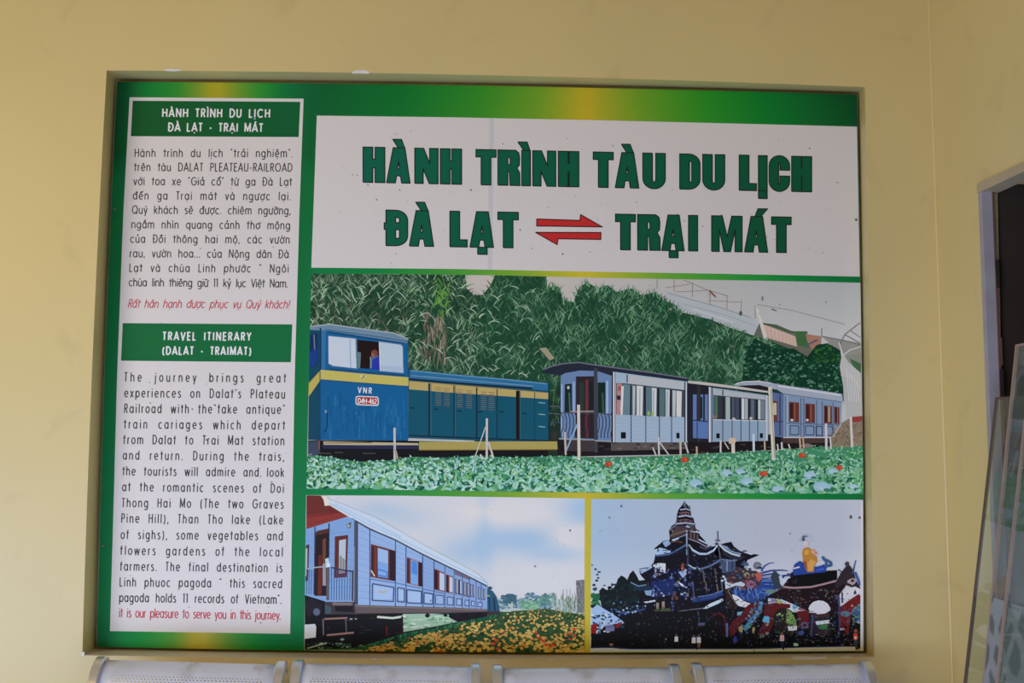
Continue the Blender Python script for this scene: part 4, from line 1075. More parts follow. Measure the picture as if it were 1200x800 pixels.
# seams, windows, lower panels
for x in (433.4,463.4,475.8,495.2,508.6,521.4,532.2,541.8,550,558,564): p.line([(x, polyat(ROOF, x)+1),(x, 709 + (x-433)*.033)], 1.1 if x < 515 else .8, (58,78,124))
def cwin(pts, gl, dark=(52,34,38)):
    p.poly(pts, (108,54,46))
    x0, x1 = pts[0][0], pts[1][0]
    sl = (pts[1][1]-pts[0][1])/(x1-x0); sb = (pts[2][1]-pts[3][1])/(x1-x0)
    def seg(a_, b_, c, m0=.06, m1=.05):
        A_, B_ = x0 + (x1-x0)*a_, x0 + (x1-x0)*b_; h = pts[3][1]-pts[0][1]
        p.poly([(A_, pts[0][1]+sl*(A_-x0)+h*m0),(B_, pts[0][1]+sl*(B_-x0)+h*m0),(B_, pts[3][1]+sb*(B_-x0)-h*m1),(A_, pts[3][1]+sb*(A_-x0)-h*m1)], c)
    return seg
s_ = cwin([(434.6,637),(463.6,645.4),(463.4,681),(434.2,675.8)], 0)
s_(.76,1,(50,34,40),.01,.01); s_(.02,.12,(58,40,44)); s_(.22,.74,(96,52,52),.02,.02); s_(.28,.70,(148,178,222)); s_(.28,.70,(120,160,220),.45,.05); s_(.28,.70,(84,132,206),.68,.06); s_(.30,.62,(132,166,216),.74,.12)
p.line([(435,668),(439,675)], 1.4, (210,200,200))
s_ = cwin([(476.8,652.6),(494.8,659.4),(494.8,687.6),(476.6,683)], 0)
s_(.76,1,(48,32,38),.01,.01); s_(.02,.12,(60,38,42)); s_(.24,.73,(150,150,180),.02,.02); s_(.30,.68,(74,132,214)); s_(.30,.68,(110,160,224),.55,.05)
s_ = cwin([(509,666),(521.2,671.2),(521.2,693.4),(509,690.6)], 0)
s_(.02,.30,(48,28,34)); s_(.50,.96,(176,190,216))
s_ = cwin([(522.6,672.4),(531,675.6),(531,695),(522.6,694)], 0); s_(.0,.28,(54,34,38)); s_(.48,.95,(178,192,218))
for x0, x1, yt, yb in ((533.4,536,677.4,695.8),(537,541.4,678.6,696.6),(543,545.6,681,698),(546.4,549.6,682,698.8),(551,553,683.6,699),(553.8,556,684.4,699.4),(560.4,562.4,687,702),(563.4,565.4,688,702.2),(566.4,568.6,689.4,702.6)):
    p.poly([(x0,yt),(x1,yt+1),(x1,yb+.2),(x0,yb)], (66,50,60)); p.poly([(x0+(x1-x0)*.5,yt+1.2),(x1-.3,yt+1.6),(x1-.3,yb-1),(x0+(x1-x0)*.5,yb-1)], (168,182,210))
for a_ in ([(436.4,683.6),(461.6,688),(461,704.6),(436.2,703.2)],[(466,688.2),(473.8,689.6),(473.8,705.2),(466,704.8)],[(476.8,690.6),(494,692.6),(493.8,707),(476.8,706)],[(497,694),(507.4,695.8),(506.8,707.8),(496.8,707)],[(510.4,696.8),(520,697.8),(520,708.2),(510.4,707.6)],[(524.2,699),(531,699.8),(531,708.8),(524.2,708.4)],[(535,701),(541,701.8),(541,709.2),(535,708.8)],[(545,702.8),(549.4,703.2),(549.4,709.8),(545,709.4)],[(552.4,704),(556,704.4),(556,710.2),(552.4,709.8)],[(560,705.6),(565,706),(565,710.8),(560,710.4)]):
    p.line(a_ + [a_[0]], 1.3 if a_[0][0] < 500 else .9, (56,72,110)); cx = sum(q[0] for q in a_)/4; cy = sum(q[1] for q in a_)/4
    p.poly([(cx + (q[0]-cx)*.84, cy + (q[1]-cy)*.80) for q in a_], (158,184,226) if cx < 515 else (146,172,216))
p.line([(443,692.6),(449,694),(453,692.4)], 1.6, (176,170,120)); p.blob(504.6,703.4,.7,1.2,(40,50,80),6)
p.line([(433.4,678),(464,682.6),(495,689.6),(521,695.4)], .9, (84,108,156))
# flowers
FT = [(425,762),(445,757),(470,750),(490,744),(520,738),(545,730),(570,727),(590,720),(600,716),(622,714.6),(640,713),(660,717),(684.8,720)]
p.poly(samp(FT, 40)[::1] + [(684.6,764.2),(560,764),(425,762.6)], (52,78,48))
base = p.o; jobs = []
for k in range(1500):
    x = 684.4 - 255*rnd.random()**1.25; yt = polyat(FT, x); jobs.append((rnd.uniform(yt, 763.4), x))
jobs.sort()
for k, (y, x) in enumerate(jobs):
    yt = polyat(FT, x); t = (y-712)/52
    r = .9 + 1.75*max(0, t)
    c = rnd.choice([(186,160,84),(198,172,96),(176,150,74),(204,168,90),(186,128,74),(190,146,80),(168,148,80),(44,78,52),(36,66,48),(58,90,58),(208,184,118),(196,170,90)])
    g = math.sin(x*.11)*math.sin(y*.23 + x*.05)
    if g > .35: c = rnd.choice([(36,68,46),(44,84,54),(28,56,42),(190,150,74),(60,92,56)])
    if rnd.random() < .02: c = (180,72,56)
    if t < .12: c = mixc(c, (118,124,84), .4)
    p.blob(x, y, min(r, 1.0 + (684.6-x)), r*.8, c, 7, rnd, off=base + 1e-5 + 3e-4*k/len(jobs))
p.o = base + 3.2e-4
for x, y in ((636,750),(640,755),(645,757),(648,756),(582,750),(578,754),(632,747),(672,737),(668,742)): p.blob(x, y, 2.6, 1.8, (196,72,48), 7, rnd)
specks(p, 12, 560, 680, 590, 700, 41)
for x, y in ((668,621.4),(627,663.4),(639,695.6)): p.blob(x, y, 1.0, 1.0, (60,60,66), 7)
p.build('carriage_photo', board)

# ------------------------------------------------------------------ pagoda photograph
P3T = [(692.8,584.4),(860,584.8),(1011.4,585.4)]
P3B = [(691.8,763.6),(850,763.4),(1011.8,762.4)]
def sky3(x, y):
    c = mixc((155,177,206), (166,171,187), min(1, max(0, (x-692)/200)))
    return mixc(c, (188,193,207), min(1, max(0, (y-640)/70)))
p = photo_base(P3T, P3B, sky3, 30, 16)
rnd = random.Random(17)
DK, BR, BL, WB, GY = (27,24,33), (62,44,44), (40,54,104), (150,170,208), (96,104,124)
# trees at left
for k in range(60): p.blob(rnd.uniform(692.6,716), rnd.uniform(694,716), rnd.uniform(2,4.4), rnd.uniform(1.4,3), rnd.choice([(26,66,54),(40,92,62),(56,112,74),(20,46,44)]), 7, rnd)
p.poly([(702,692),(706,688),(711,691),(718,690),(722,684),(724,678),(728,674),(732,676),(735,679),(738,672),(742,668),(746,674),(749,680),(758,679),(762,690),(762,740),(712,730),(704,706)], (20,32,34))
for k in range(120): p.blob(rnd.uniform(706,756), rnd.uniform(684,715), rnd.uniform(1.4,3.2), rnd.uniform(1,2), rnd.choice([(24,40,40),(16,26,30),(32,54,48),(20,34,44)]), 6, rnd)
for x, y, r in ((698,667,2),(702,670,2.2),(700,673,1.6),(699,680,2.2),(696,685,2.4),(701,677,1.6),(694,662,1.2),(697,690,3)): p.blob(x, y, r, r*.7, rnd.choice([(34,60,74),(44,80,92)]), 7, rnd)
# tower
p.poly([(802.4,586.6),(804,590),(806.4,592),(809,597),(810,604),(813,608),(814.6,615),(815,619),(819.6,622),(820,627),(824,631),(829,637),(829,642),(840,648),(842,652),(834,640.6),
        (843,646),(846,640),(850,636),(857,634.6),(860,640),(868,646),(880,650),(884,649),(890,650),(876,656),(872,665),(880,672),(890,690),(900,700),(900,760),(750,760),(749,696),(756,692),(760,684),(751,674),(749,669),(756,668),(762,663),(766,659),(768,650),(770,644),(766,643),(777,634),(785,632),(784,622),(787,616),(792,613),(793,604),(795,597),(799,592)], DK)
for y0, x0, x1, c in ((596,797,809,(140,150,180)),(600,796,810,(120,84,84)),(604.4,795,811,(150,156,184)),(608.6,794,812,(112,80,76)),(612,791,815,(104,116,140)),(616.4,788,814,(66,62,74)),(620,786,818,(92,74,64)),(626,786,802,(98,70,56)),(628.6,804,818,(96,66,58)),(634,785,800,(84,60,50))):
    p.line([(x0, y0+1.2),((x0+x1)/2+1, y0),(x1, y0+1.6)], 1.7, c)
p.line([(802.4,586.6),(802.6,594)], 1.4, (104,116,140)); p.line([(799.6,591),(805,594)], 1.2, (86,92,110)); p.line([(808,592),(809,597)], .9, (90,96,112)); p.line([(793.6,604),(792.6,612)], 1, (90,84,96))
p.line([(784.4,621),(792,615),(802,613),(813,616)], 1.4, (98,112,120))
p.line([(804.6,616),(812,620),(820,624.4)], 1.7, (170,182,212)); p.line([(804.6,616),(805,650)], 1.8, (128,140,168)); p.line([(806,626),(815,630),(828.6,637)], 1.6, (164,176,206)); p.line([(807,631),(818,635),(829,641)], 1.2, (140,130,150)); p.line([(790,631),(797,628.6),(805,625.6)], 1.4, (150,164,190)); p.poly([(787,632.4),(794,629),(796,631),(789,634)], (166,186,216))
p.line([(777,636.4),(784,633.4)], 2, (150,172,206)); p.poly([(777,637),(784,634),(786,637),(780,641)], (128,154,196))
# upper tiers drawn again with their small balconies
for (x0, x1, y, h) in ((796,810,601,4),(793.6,813,609,4.6),(789,816,618,5)):
    p.poly([(x0, y+h),(x0+.8, y),(x1-.8, y-.4),(x1, y+h)], (66,56,66))
    for k in range(7): p.line([(x0+1+k*(x1-x0-2)/6, y+.4),(x0+1+k*(x1-x0-2)/6, y+h-.6)], .8, (118,84,82) if k % 2 else (38,34,46))
    p.line([(x0-1.2, y+h),((x0+x1)/2+1, y+h-1.2),(x1+1.2, y+h+.4)], 1.4, (160,166,190))
    p.line([(x0-.8, y+h+1.4),((x0+x1)/2+1, y+h+.2),(x1+1, y+h+1.8)], .8, (34,32,44))
p.poly([(784.6,628),(790,621),(803,618),(804,626),(796,629),(788,632)], (70,60,62)); p.line([(784.6,628),(792,625),(803,622)], 1.4, (108,92,74)); p.line([(786,631),(796,628),(804,624.6)], 1.0, (40,36,44))
p.poly([(806,621),(818,626),(819,634),(806,630)], (58,52,62))
for k in range(6): p.line([(807.5+k*2, 622+k*.9),(807.5+k*2, 629+k*.6)], .8, (122,96,84) if k % 2 else (30,28,38))
# sweeping roofs
p.poly([(768,645),(773,641.4),(780,643),(786,646),(784,649),(776,651),(769,650)], (150,176,220)); p.line([(769,651),(784,649),(796,643),(804,638)], 2, (70,92,140)); p.line([(768,652.6),(786,651),(800,645),(804.4,641)], 1.2, (34,34,50))
for k in range(8): p.blob(rnd.uniform(768,785), rnd.uniform(642,651), 1.4, .9, rnd.choice([(44,66,110),(30,38,60),(190,208,232)]), 6, rnd)
p.poly([(807,637),(812,643),(819,647),(828,647.4),(836,643),(841,638),(838,645),(830,650),(820,650.4),(811,646)], (104,122,160)); p.line([(807,638),(812,644),(820,648.6),(828,649),(836,645),(841,638.6)], 1.5, (176,190,216)); p.line([(820,640),(827,643),(834,640)], 2.4, (56,64,84))
p.line([(841,622),(841.4,634)], 1.8, (84,90,112)); p.blob(841,633,3.4,1.6,(96,92,116),7,rnd); p.blob(840,637,2.6,2,(70,70,90),7,rnd)
p.poly([(843,637),(850,643),(858,647),(868,650),(870,646),(862,644),(852,640)], (120,138,168)); p.line([(843,638),(850,644.4),(858,648.4),(868,651)], 1.4, (164,180,206)); p.line([(853,641),(866,645)], 1.6, (40,48,66))
p.line([(806,662),(812,666),(820,667),(832,663),(841,658),(845,655)], 2.2, (84,104,140)); p.line([(806,661),(812,665),(820,666)], 1.2, (176,196,226))
p.poly([(750,670),(758,667),(763,662),(765,665),(758,670),(752,672)], (150,168,206)); p.poly([(765,661.6),(772,659.4),(780,660),(780,671.4),(772,669),(766,665)], (190,204,230)); p.line([(749,667),(754,665.6),(760,665)], 1.2, (60,74,120)); p.line([(752,672.4),(762,667),(766,664)], 1.2, (34,34,46))
p.poly([(739,684),(748,688),(756,686),(760,681),(762,690),(748,692)], (34,50,70)); p.line([(739,682),(748,686.6),(757,685)], 1.2, (110,132,160))
p.poly([(763,681),(790,677),(790,697),(764,700)], (34,46,92))
for k in range(130):
    x, y = rnd.uniform(762,812), rnd.uniform(664,702)
    p.blob(x, y, rnd.uniform(.7,2.0), rnd.uniform(.7,2.6), rnd.choice([(36,50,104),(50,72,134),(28,36,72),(86,108,160),(24,24,36),(110,102,112),(32,44,88),(146,160,192)]), 6, rnd)
p.poly([(795,670),(802,668),(805,672),(800,677)], (146,164,196)); p.poly([(794,681),(800,684),(803,688),(798,686)], (196,202,214)); p.poly([(754,705),(768,702.6),(768,704.6),(757,706.4)], (190,200,222)); p.poly([(755,692),(764,691),(763,698),(757,697)], (120,150,180))
for x, y, c in ((800,662,(130,60,50)),(800,666,(150,80,60)),(772,668,(60,40,44)),(790,696,(92,62,56)),(793,700,(100,66,58)),(788,701,(80,54,50))): p.blob(x, y, 2, 2.6, c, 7, rnd)
p.poly([(769,706),(772,706),(772,713),(769,713)], (136,126,116)); p.poly([(775.6,705),(778.6,704),(779,712),(776,713)], (140,130,118))
p.poly([(761,722),(768,714),(785,712),(787,720),(772,722)], (66,78,54)); p.poly([(764,723),(786,720),(786,723),(766,726)], (80,46,50)); p.poly([(762,724),(764,722),(764,727),(762,730)], (80,70,64))
p.line([(788,704),(789,750)], 2.6, (40,50,92))
for k in range(11): p.blob(788 + rnd.uniform(-1.4,1.4), 706 + k*4.2, 1.6, 1.2, rnd.choice([(120,136,170),(70,92,150),(40,50,80)]), 6, rnd)
p.line([(758,716),(759,752)], 2.2, (52,52,76)); p.line([(746,735),(746,755)], 1.6, (40,44,66))
for k in range(9): p.blob(758.6 + rnd.uniform(-1,1), 718 + k*4, 1.3, 1.1, rnd.choice([(70,76,110),(44,50,90),(96,100,120)]), 6, rnd)
p.poly([(811,701),(832,698),(846,693),(848,697),(836,702),(812,706)], (46,66,120)); p.line([(812,700),(832,697),(847,692)], 1.4, (84,108,160)); p.line([(812,705),(834,701.6),(846,697)], 1, (34,44,86))
p.poly([(823,713),(832,707),(846,701),(848,703),(842,707),(828,713)], (176,196,226)); p.line([(795,716),(810,714),(824,712.4)], 1.2, (92,90,106))
for x, y0, y1, c in ((824,668,682,(92,84,80)),(838,666,682,(104,92,86)),(827,682,694,(98,86,84)),(840,684,694,(110,98,92)),(829.6,672,680,(50,44,44)),(812,682,704,(70,78,108)),(845,676,692,(90,90,104))): p.line([(x,y0),(x+1.6,y1)], 1.6, c)
p.line([(806,640),(806,662)], 1.6, (64,72,96)); p.line([(842,640),(845,660)], 1.6, (76,84,104))
for k in range(60): p.blob(rnd.uniform(805,850), rnd.uniform(650,700), rnd.uniform(.8,2.2), rnd.uniform(.6,1.6), rnd.choice([(40,40,56),(54,44,46),(20,18,26),(70,78,110),(48,60,104)]), 6, rnd)
p.blob(847,664,4,3,(92,116,140),8,rnd); p.blob(857,661,3,3,(116,150,176),8,rnd)
for k in range(16): p.blob(rnd.uniform(846,862), rnd.uniform(672,690), 1.8, 1.8, rnd.choice([(170,184,206),(120,140,170),(196,204,220)]), 7, rnd)
# main hall mass
p.poly([(716,724),(730,716),(760,716),(800,716),(900,716),(1010,720),(1010,760),(692,760),(693,752)], (24,20,26))
p.poly([(750,697),(800,700),(900,690),(900,724),(745,724)], (27,24,32)) if False else None
p.poly([(693,714),(700,708),(706,712),(716,718),(728,726),(732,730),(724,732),(704,734),(694,738)], (150,176,214))
for k in range(50): p.blob(rnd.uniform(693,730), rnd.uniform(716,740), rnd.uniform(1,2.6), rnd.uniform(.7,1.6), rnd.choice([(60,96,160),(190,204,226),(30,40,66),(90,120,170),(24,22,30),(40,70,70)]), 6, rnd)
p.poly([(692.6,732),(700,730),(698,744),(692.4,746)], (130,34,34)); p.poly([(720,732),(729,728),(728,734),(722,736)], (120,36,36)); p.poly([(710,732),(720,731),(720,739),(709.4,740)], (110,112,160)); p.line([(703,730),(702,756)], 2, (110,136,170)); p.line([(711,735),(719,734)], .7, (60,54,90))
p.poly([(693,742),(740,742),(740,760),(692.4,760)], (22,17,22))
p.line([(720,713),(728,718),(745,716),(757,713)], 2, (54,70,120)); 
for k in range(40): p.blob(rnd.uniform(715,757), rnd.uniform(705,720), rnd.uniform(1,2), rnd.uniform(.7,1.4), rnd.choice([(50,74,130),(80,110,160),(34,30,46),(150,170,196),(60,48,60)]), 6, rnd)
for k in range(90): p.blob(rnd.uniform(700,855), rnd.uniform(722,757), rnd.uniform(.8,2.2), rnd.uniform(.6,1.6), rnd.choice([(34,28,36),(46,40,48),(20,16,20),(56,50,60),(40,46,76),(66,44,44)]), 6, rnd)
p.poly([(766,726),(784,724),(785,752),(766,754)], (17,13,17)); p.poly([(835,722),(848,720),(850,745),(836,746)], (30,22,24)); p.line([(834,722),(842,718),(849,722),(851,744)], 2, (76,28,32)); p.line([(852,730),(852,746)], 2.4, (80,94,140)); p.poly([(856,734),(860,726),(860,744),(856,742)], (124,38,44))
p.line([(818,716),(820,734)], 1.4, (60,64,92)); p.blob(822,731,5,2,(74,84,112),7,rnd)
# dragon and flowing bodies at right
p.poly([(850,672),(856,663),(866,664),(876,668),(886,669),(892,673),(893,682),(888,690),(878,694),(868,690),(858,690),(850,696)], (58,46,54))
for k in range(70): p.blob(rnd.uniform(851,892), rnd.uniform(665,692), rnd.uniform(1,2.4), rnd.uniform(.7,1.6), rnd.choice([(40,36,48),(84,64,66),(58,84,110),(108,84,84),(34,50,84),(110,120,96),(140,80,76)]), 6, rnd)
p.poly([(850,681),(858,684),(868,681),(873,684),(872,687),(862,686),(851,690)], (170,180,198)); p.poly([(884,672),(893,670),(894,676),(889,682)], (160,84,78)); p.blob(875,673,4.4,3,(120,124,104),8,rnd); p.blob(876,674.4,2,1.6,(70,46,50),8)
sp = [(880 + (.8+.42*k*.24)*3.0*math.cos(k*.55)*.62, 685 + (.8+.42*k*.24)*3.0*math.sin(k*.55)*.55) for k in range(24)]
p.blob(880,685,6.4,6,(70,46,66),11,rnd); p.line(sp, 1.4, (140,96,120))
p.line([(887 + (.6+k*.2)*math.cos(k*.6), 663 + (.6+k*.2)*math.sin(k*.6)) for k in range(22)], 1.0, (46,48,62))
p.blob(874,661,4,2.2,(70,90,120),7,rnd); p.line([(868,662),(872,657),(877,662)], 1.0, (60,76,104))
p.line([(892,669),(896,663),(901,660),(907,659)], 2.2, (58,78,140), w1=.8); p.line([(893,671),(904,668.4),(916,668),(923,668.6)], 2.4, (50,68,132), w1=1); p.line([(916,674.6),(928,673.6)], 2, (48,66,136)); p.line([(893,674),(906,672),(914,674)], 1.8, (44,60,120))
p.poly([(856,692),(868,690),(880,692),(889,686),(893,678),(908,678),(914,684),(906,694),(894,702),(882,706),(872,703),(862,698)], (46,66,122))
for k in range(44):
    a = rnd.uniform(0, 1); x, y = 858 + 50*a, 691 + rnd.uniform(-4, 6); p.line([(x,y),(x + rnd.uniform(-3,4), y + rnd.uniform(4,10))], 1.0, rnd.choice([(70,104,176),(36,54,116),(96,130,190),(30,40,84)]))
for k in range(12): p.line([(893,676+k*1.6),(911,674+k*2.2)], .9, rnd.choice([(60,92,170),(40,58,124),(90,120,180)]))
p.poly([(858,696),(864,698),(872,704),(880,707),(876,712),(866,710),(860,704)], (190,204,226))
p.poly([(851,690),(857,698),(864,709),(862,714),(850,712)], (44,36,36)); p.line([(853,692),(864,709)], 1.2, (110,98,88)); p.poly([(850,676),(853,686),(850,690)], (180,190,206)); p.poly([(864,717),(872,716),(872,720),(864,721)], (100,150,176))
RD = (82,32,34)
p.poly([(874,711),(881,706),(890,704),(886,716),(878,724),(866,732),(862,742),(856,746),(854,736),(858,728),(868,720)], RD)
p.poly([(896,708),(910,706),(926,708),(926,712),(914,714),(908,722),(905,734),(900,744),(890,748),(888,742),(894,730)], RD); p.poly([(934,716),(948,715),(948,734),(936,736)], (84,34,36))
p.line([(892,704),(890,716),(880,728),(872,738)], 5, (70,110,150)); 
for k in range(90):
    x, y = rnd.uniform(868, 898), rnd.uniform(706, 742)
    if abs((x - 893) + (y-704)*.6) < 7: p.blob(x, y, rnd.uniform(.8,1.8), rnd.uniform(.7,1.6), rnd.choice([(110,140,170),(60,96,150),(120,130,110),(50,70,110),(86,120,130)]), 6, rnd)
for x, y, rx, ry, c in ((898,726,4.4,4,(84,150,190)),(899,731,2.4,2,(150,160,110)),(868,737,2.4,4,(150,136,90)),(883,738,2,4,(140,130,90)),(878,733,3,3,(70,130,130)),(914,703.6,3.4,3.4,(150,140,80)),(919,702,4.6,2.6,(140,176,206)),(932,709.6,4.4,4,(100,160,190)),(906,704,3.6,2.4,(120,116,140)),(940,712.6,5,3,(120,84,92)),(915,692,4,3,(110,84,86)),(903,693,6,3,(90,120,110)),(893,745,3,2.4,(60,96,84)),(899,742,2,2,(120,120,120))): p.blob(x, y, rx, ry, c, 9, rnd)
p.line([(903,724),(912,727)], 1, (120,90,84))
# green archway
p.poly([(906,722),(912,713),(920,712),(928,716),(933,726),(934,740),(926,744),(908,742)], (38,34,32)); p.poly([(922,714),(929,718),(933,728),(933.6,737),(926,738),(921,728)], (104,132,76))
for k in range(34): p.blob(rnd.uniform(908,933), rnd.uniform(714,738), 1.4, 1.2, rnd.choice([(120,150,90),(70,96,56),(90,110,80),(54,54,44),(150,170,130)] if k % 2 else [(50,44,40),(60,60,48),(40,36,34)]), 6, rnd)
p.poly([(923,734),(934,733),(934,738),(924,739)], (186,204,206))
# roof of the hall and dark wall, with its eave
p.poly([(896,700),(915,690),(925,676),(928,670),(981,668),(981,679),(990,672),(996,676),(990,688),(984,696),(982,720),(948,716),(930,708),(916,702)], (36,28,32))
p.poly([(930,672),(980,669),(980,680),(960,686),(926,687),(924,680)], (22,17,24))
p.line([(918,687.4),(930,688.6),(950,687.6),(966,684),(981,680)], 2.2, (146,120,130))
for k in range(60): p.blob(rnd.uniform(925,983), rnd.uniform(690,708), rnd.uniform(.8,2.4), rnd.uniform(.6,1.5), rnd.choice([(54,44,48),(80,60,56),(44,60,76),(30,24,28),(70,90,96),(92,72,66),(44,56,100)]), 6, rnd)
for k in range(12): p.blob(918 + k*1.4, 676 + rnd.uniform(-5,7), 1.4, 1, rnd.choice([(50,54,76),(170,180,200),(40,40,50)]), 6, rnd)
p.poly([(907,668),(912,672),(914,684),(919,690),(908,690),(903,676)], (50,60,72))
# statue on blue waves
p.poly([(929,668),(931,661),(937,657),(943,660),(956,664),(964,662),(968,657),(970,661),(968,668),(968,670),(930,674)], (44,64,136)); p.line([(930,666),(937,664)], 1.6, (196,206,224)); p.line([(956,660),(964,658),(968,662)], 2, (190,200,222)); p.line([(957,668),(966,666)], 2, (56,90,190))
p.line([(963.6,652),(966,655.6),(970,657),(973.6,659),(974,662),(970,663),(967,660)], 3.2, (58,82,124)); 
p.poly([(941,643),(947,641),(951,644),(953,650),(957,652),(958,658),(954,664),(954,670),(946,670),(943,664),(941,656),(940,648)], (166,116,56)); p.poly([(946,660),(951,655),(956,658),(952,668),(947,669)], (196,140,80)); p.poly([(941,656),(945,658),(946,668),(943,664)], (130,76,48)); p.blob(945.6,647,3,3.6,(190,140,66),8,rnd); p.blob(953,646,3,3,(196,140,120),8,rnd); p.blob(956,648,2,1.6,(186,120,100),7)
p.blob(944.6,636.6,3.4,4,(186,176,190),9,rnd); p.blob(944.4,638,1.8,2.2,(206,170,160),8); p.blob(941.6,630.6,2,3,(60,66,88),7,rnd); p.line([(941,628),(946,628.6)], 1.4, (64,70,90))
for a_ in range(9):
    t = math.pi*(1.0 + a_/8); p.line([(945 + 5*math.cos(t), 634 + 5*math.sin(t)),(945 + 9*math.cos(t), 634 + 9*math.sin(t))], .5, (150,156,178))
# ridge dragon at right edge
p.poly([(985,672),(990,665),(994,660),(997,664),(1000,668),(1003,680),(1008,688),(1008,694),(998,688),(988,684),(980,690),(978,684)], (48,42,48)); p.line([(982,667),(988,671)], 1.2, (40,36,40)); p.line([(984,671),(990,676)], 1, (40,36,40)); p.line([(999,672),(1001,664),(1003,656)], 2.2, (52,70,120), w1=1); p.line([(1002,670),(1006,680),(1008,686)], 3, (60,80,140)); p.blob(992.6,661,3,3,(66,58,62),8,rnd)
p.blob(998,681,5,4,(150,136,146),9,rnd); p.blob(999,680,2,2,(60,44,50),8,rnd)
p.poly([(984,696),(994,689),(1002,687),(1008.4,690),(1008.4,695),(1000,698),(990,702),(985,706)], (206,210,222)); p.line([(987,694),(987,706)], 2, (50,54,84)); p.poly([(1000,696),(1002,690),(1004,696)], (50,46,60))
p.poly([(984,712),(994,704),(1006,696),(1008.4,698),(1008.4,706),(998,716),(996,730),(994,744),(986,742),(984,726)], (96,34,34)); p.blob(991,718.6,5.4,3.6,(76,104,124),9,rnd); p.poly([(998,716),(1008.4,706),(1008.4,728),(1000,728)], (58,78,110))
for k in range(24): p.blob(rnd.uniform(998,1007.6), rnd.uniform(708,730), 1.6, 1.3, rnd.choice([(96,130,140),(50,70,110),(60,110,84),(120,130,150)]), 6, rnd)
p.line([(983,700),(984,746)], 2, (54,56,92))
# white dome between
dome = [(947.4,713),(949,709),(953,705),(959,703.2),(965,704),(970,707),(973,712),(973,715),(967,718.6),(958,719.6),(953,716),(948.6,715.4)]
p.poly(dome, (206,210,222))
p.poly([(949,718),(962,720),(972,717),(974,744),(948,744)], (44,38,46)); p.poly([(955,728),(972,726),(973,730),(957,732)], (176,204,206)); p.poly([(958,732),(970,731),(970,737),(960,737)], (58,106,66)); p.poly([(952,718),(960,720.4),(972,718),(972,722),(954,723)], (64,46,50))
for k in range(190):
    x, y = rnd.uniform(905, 1006), rnd.uniform(722, 757)
    if 884 < x < 935 and y < 740 or (947 < x < 974 and y < 722): continue
    p.blob(x, y, rnd.uniform(.7,2.4), rnd.uniform(.5,1.5), rnd.choice([(34,28,36),(52,60,92),(24,20,24),(72,64,72),(48,74,64),(90,90,104),(46,56,110),(66,38,42),(28,24,28),(30,26,30)]), 6, rnd)
p.line([(952,720),(951,746)], 1.6, (60,70,120)); p.blob(943,732.4,5,3.6,(86,86,116),9,rnd); p.blob(943,732.4,2.6,1.8,(40,36,52),8); p.blob(938.6,741.4,3.6,2.8,(56,78,140),9,rnd); p.blob(932.6,755,3,2.2,(150,196,180),8,rnd); p.blob(861.6,749,2.2,4.4,(46,62,150),8,rnd); p.blob(987,738,2.6,2,(196,200,210),7,rnd); p.poly([(984.6,738),(990,738),(991,748),(984,748)], (22,18,24))
# eaves seen edge-on at the right of the hall, and the carved clutter that covers it
p.poly([(843,637),(848,643),(856,648),(866,651),(874,651.6),(868,656),(856,654),(848,650)], (44,44,58)); p.line([(843,638),(849,644),(857,648.6),(867,651.4)], 1.8, (178,190,210)); p.line([(868,650),(872,645),(875,646)], 1.2, (60,66,84)); p.line([(855,642.6),(862,645.6),(870,647.4)], 2.0, (34,38,52))
p.poly([(846,655),(862,655),(862,668),(846,672)], (64,76,104)); p.line([(852,655),(852,669)], 1.4, (120,136,160)); p.line([(858,655),(858,667)], 1.2, (40,44,60))
p.line([(845,655),(856,657),(864,656)], 1.4, (96,112,140))
cl = p.o
for k in range(900):
    x, y = rnd.uniform(752, 1004), rnd.uniform(640, 756)
    if y < 668 and not (766 < x < 846): continue
    if x > 850 and y < 700: continue
    if 905 < x < 978 and y < 722: continue
    if 940 < x < 976 and y < 735: continue
    d = rnd.random()
    c = rnd.choice([(30,26,36),(42,36,44),(22,19,26),(50,46,58),(36,44,70),(58,48,50),(46,60,100),(70,74,92)])
    if d > .96: c = rnd.choice([(92,102,130),(84,74,76),(108,118,142),(74,50,52)])
    p.blob(x, y, rnd.uniform(.4, 1.5), rnd.uniform(.4, 1.1), c, 5, rnd, off=cl + 1e-5 + k*1e-7, rot=rnd.uniform(0, 3))
p.o = cl + 1.2e-4
for k in range(420):
    x, y = rnd.uniform(852, 1006), rnd.uniform(676, 754)
    if 905 < x < 982 and y < 690 or 946 < x < 975 and y < 721 or (y < 690 and x > 982) or (857 < x < 884 and 694 < y < 714): continue
    c = rnd.choice([(60,54,64),(84,76,84),(46,58,90),(88,58,58),(62,84,98),(40,34,42),(98,104,114),(70,84,76),(56,74,116),(34,30,38)])
    p.blob(x, y, rnd.uniform(.4, 1.3), rnd.uniform(.35, 1.0), c, 5, rnd, off=p.o + 1e-5 + k*1e-7, rot=rnd.uniform(0, 3))
p.o += 1e-4
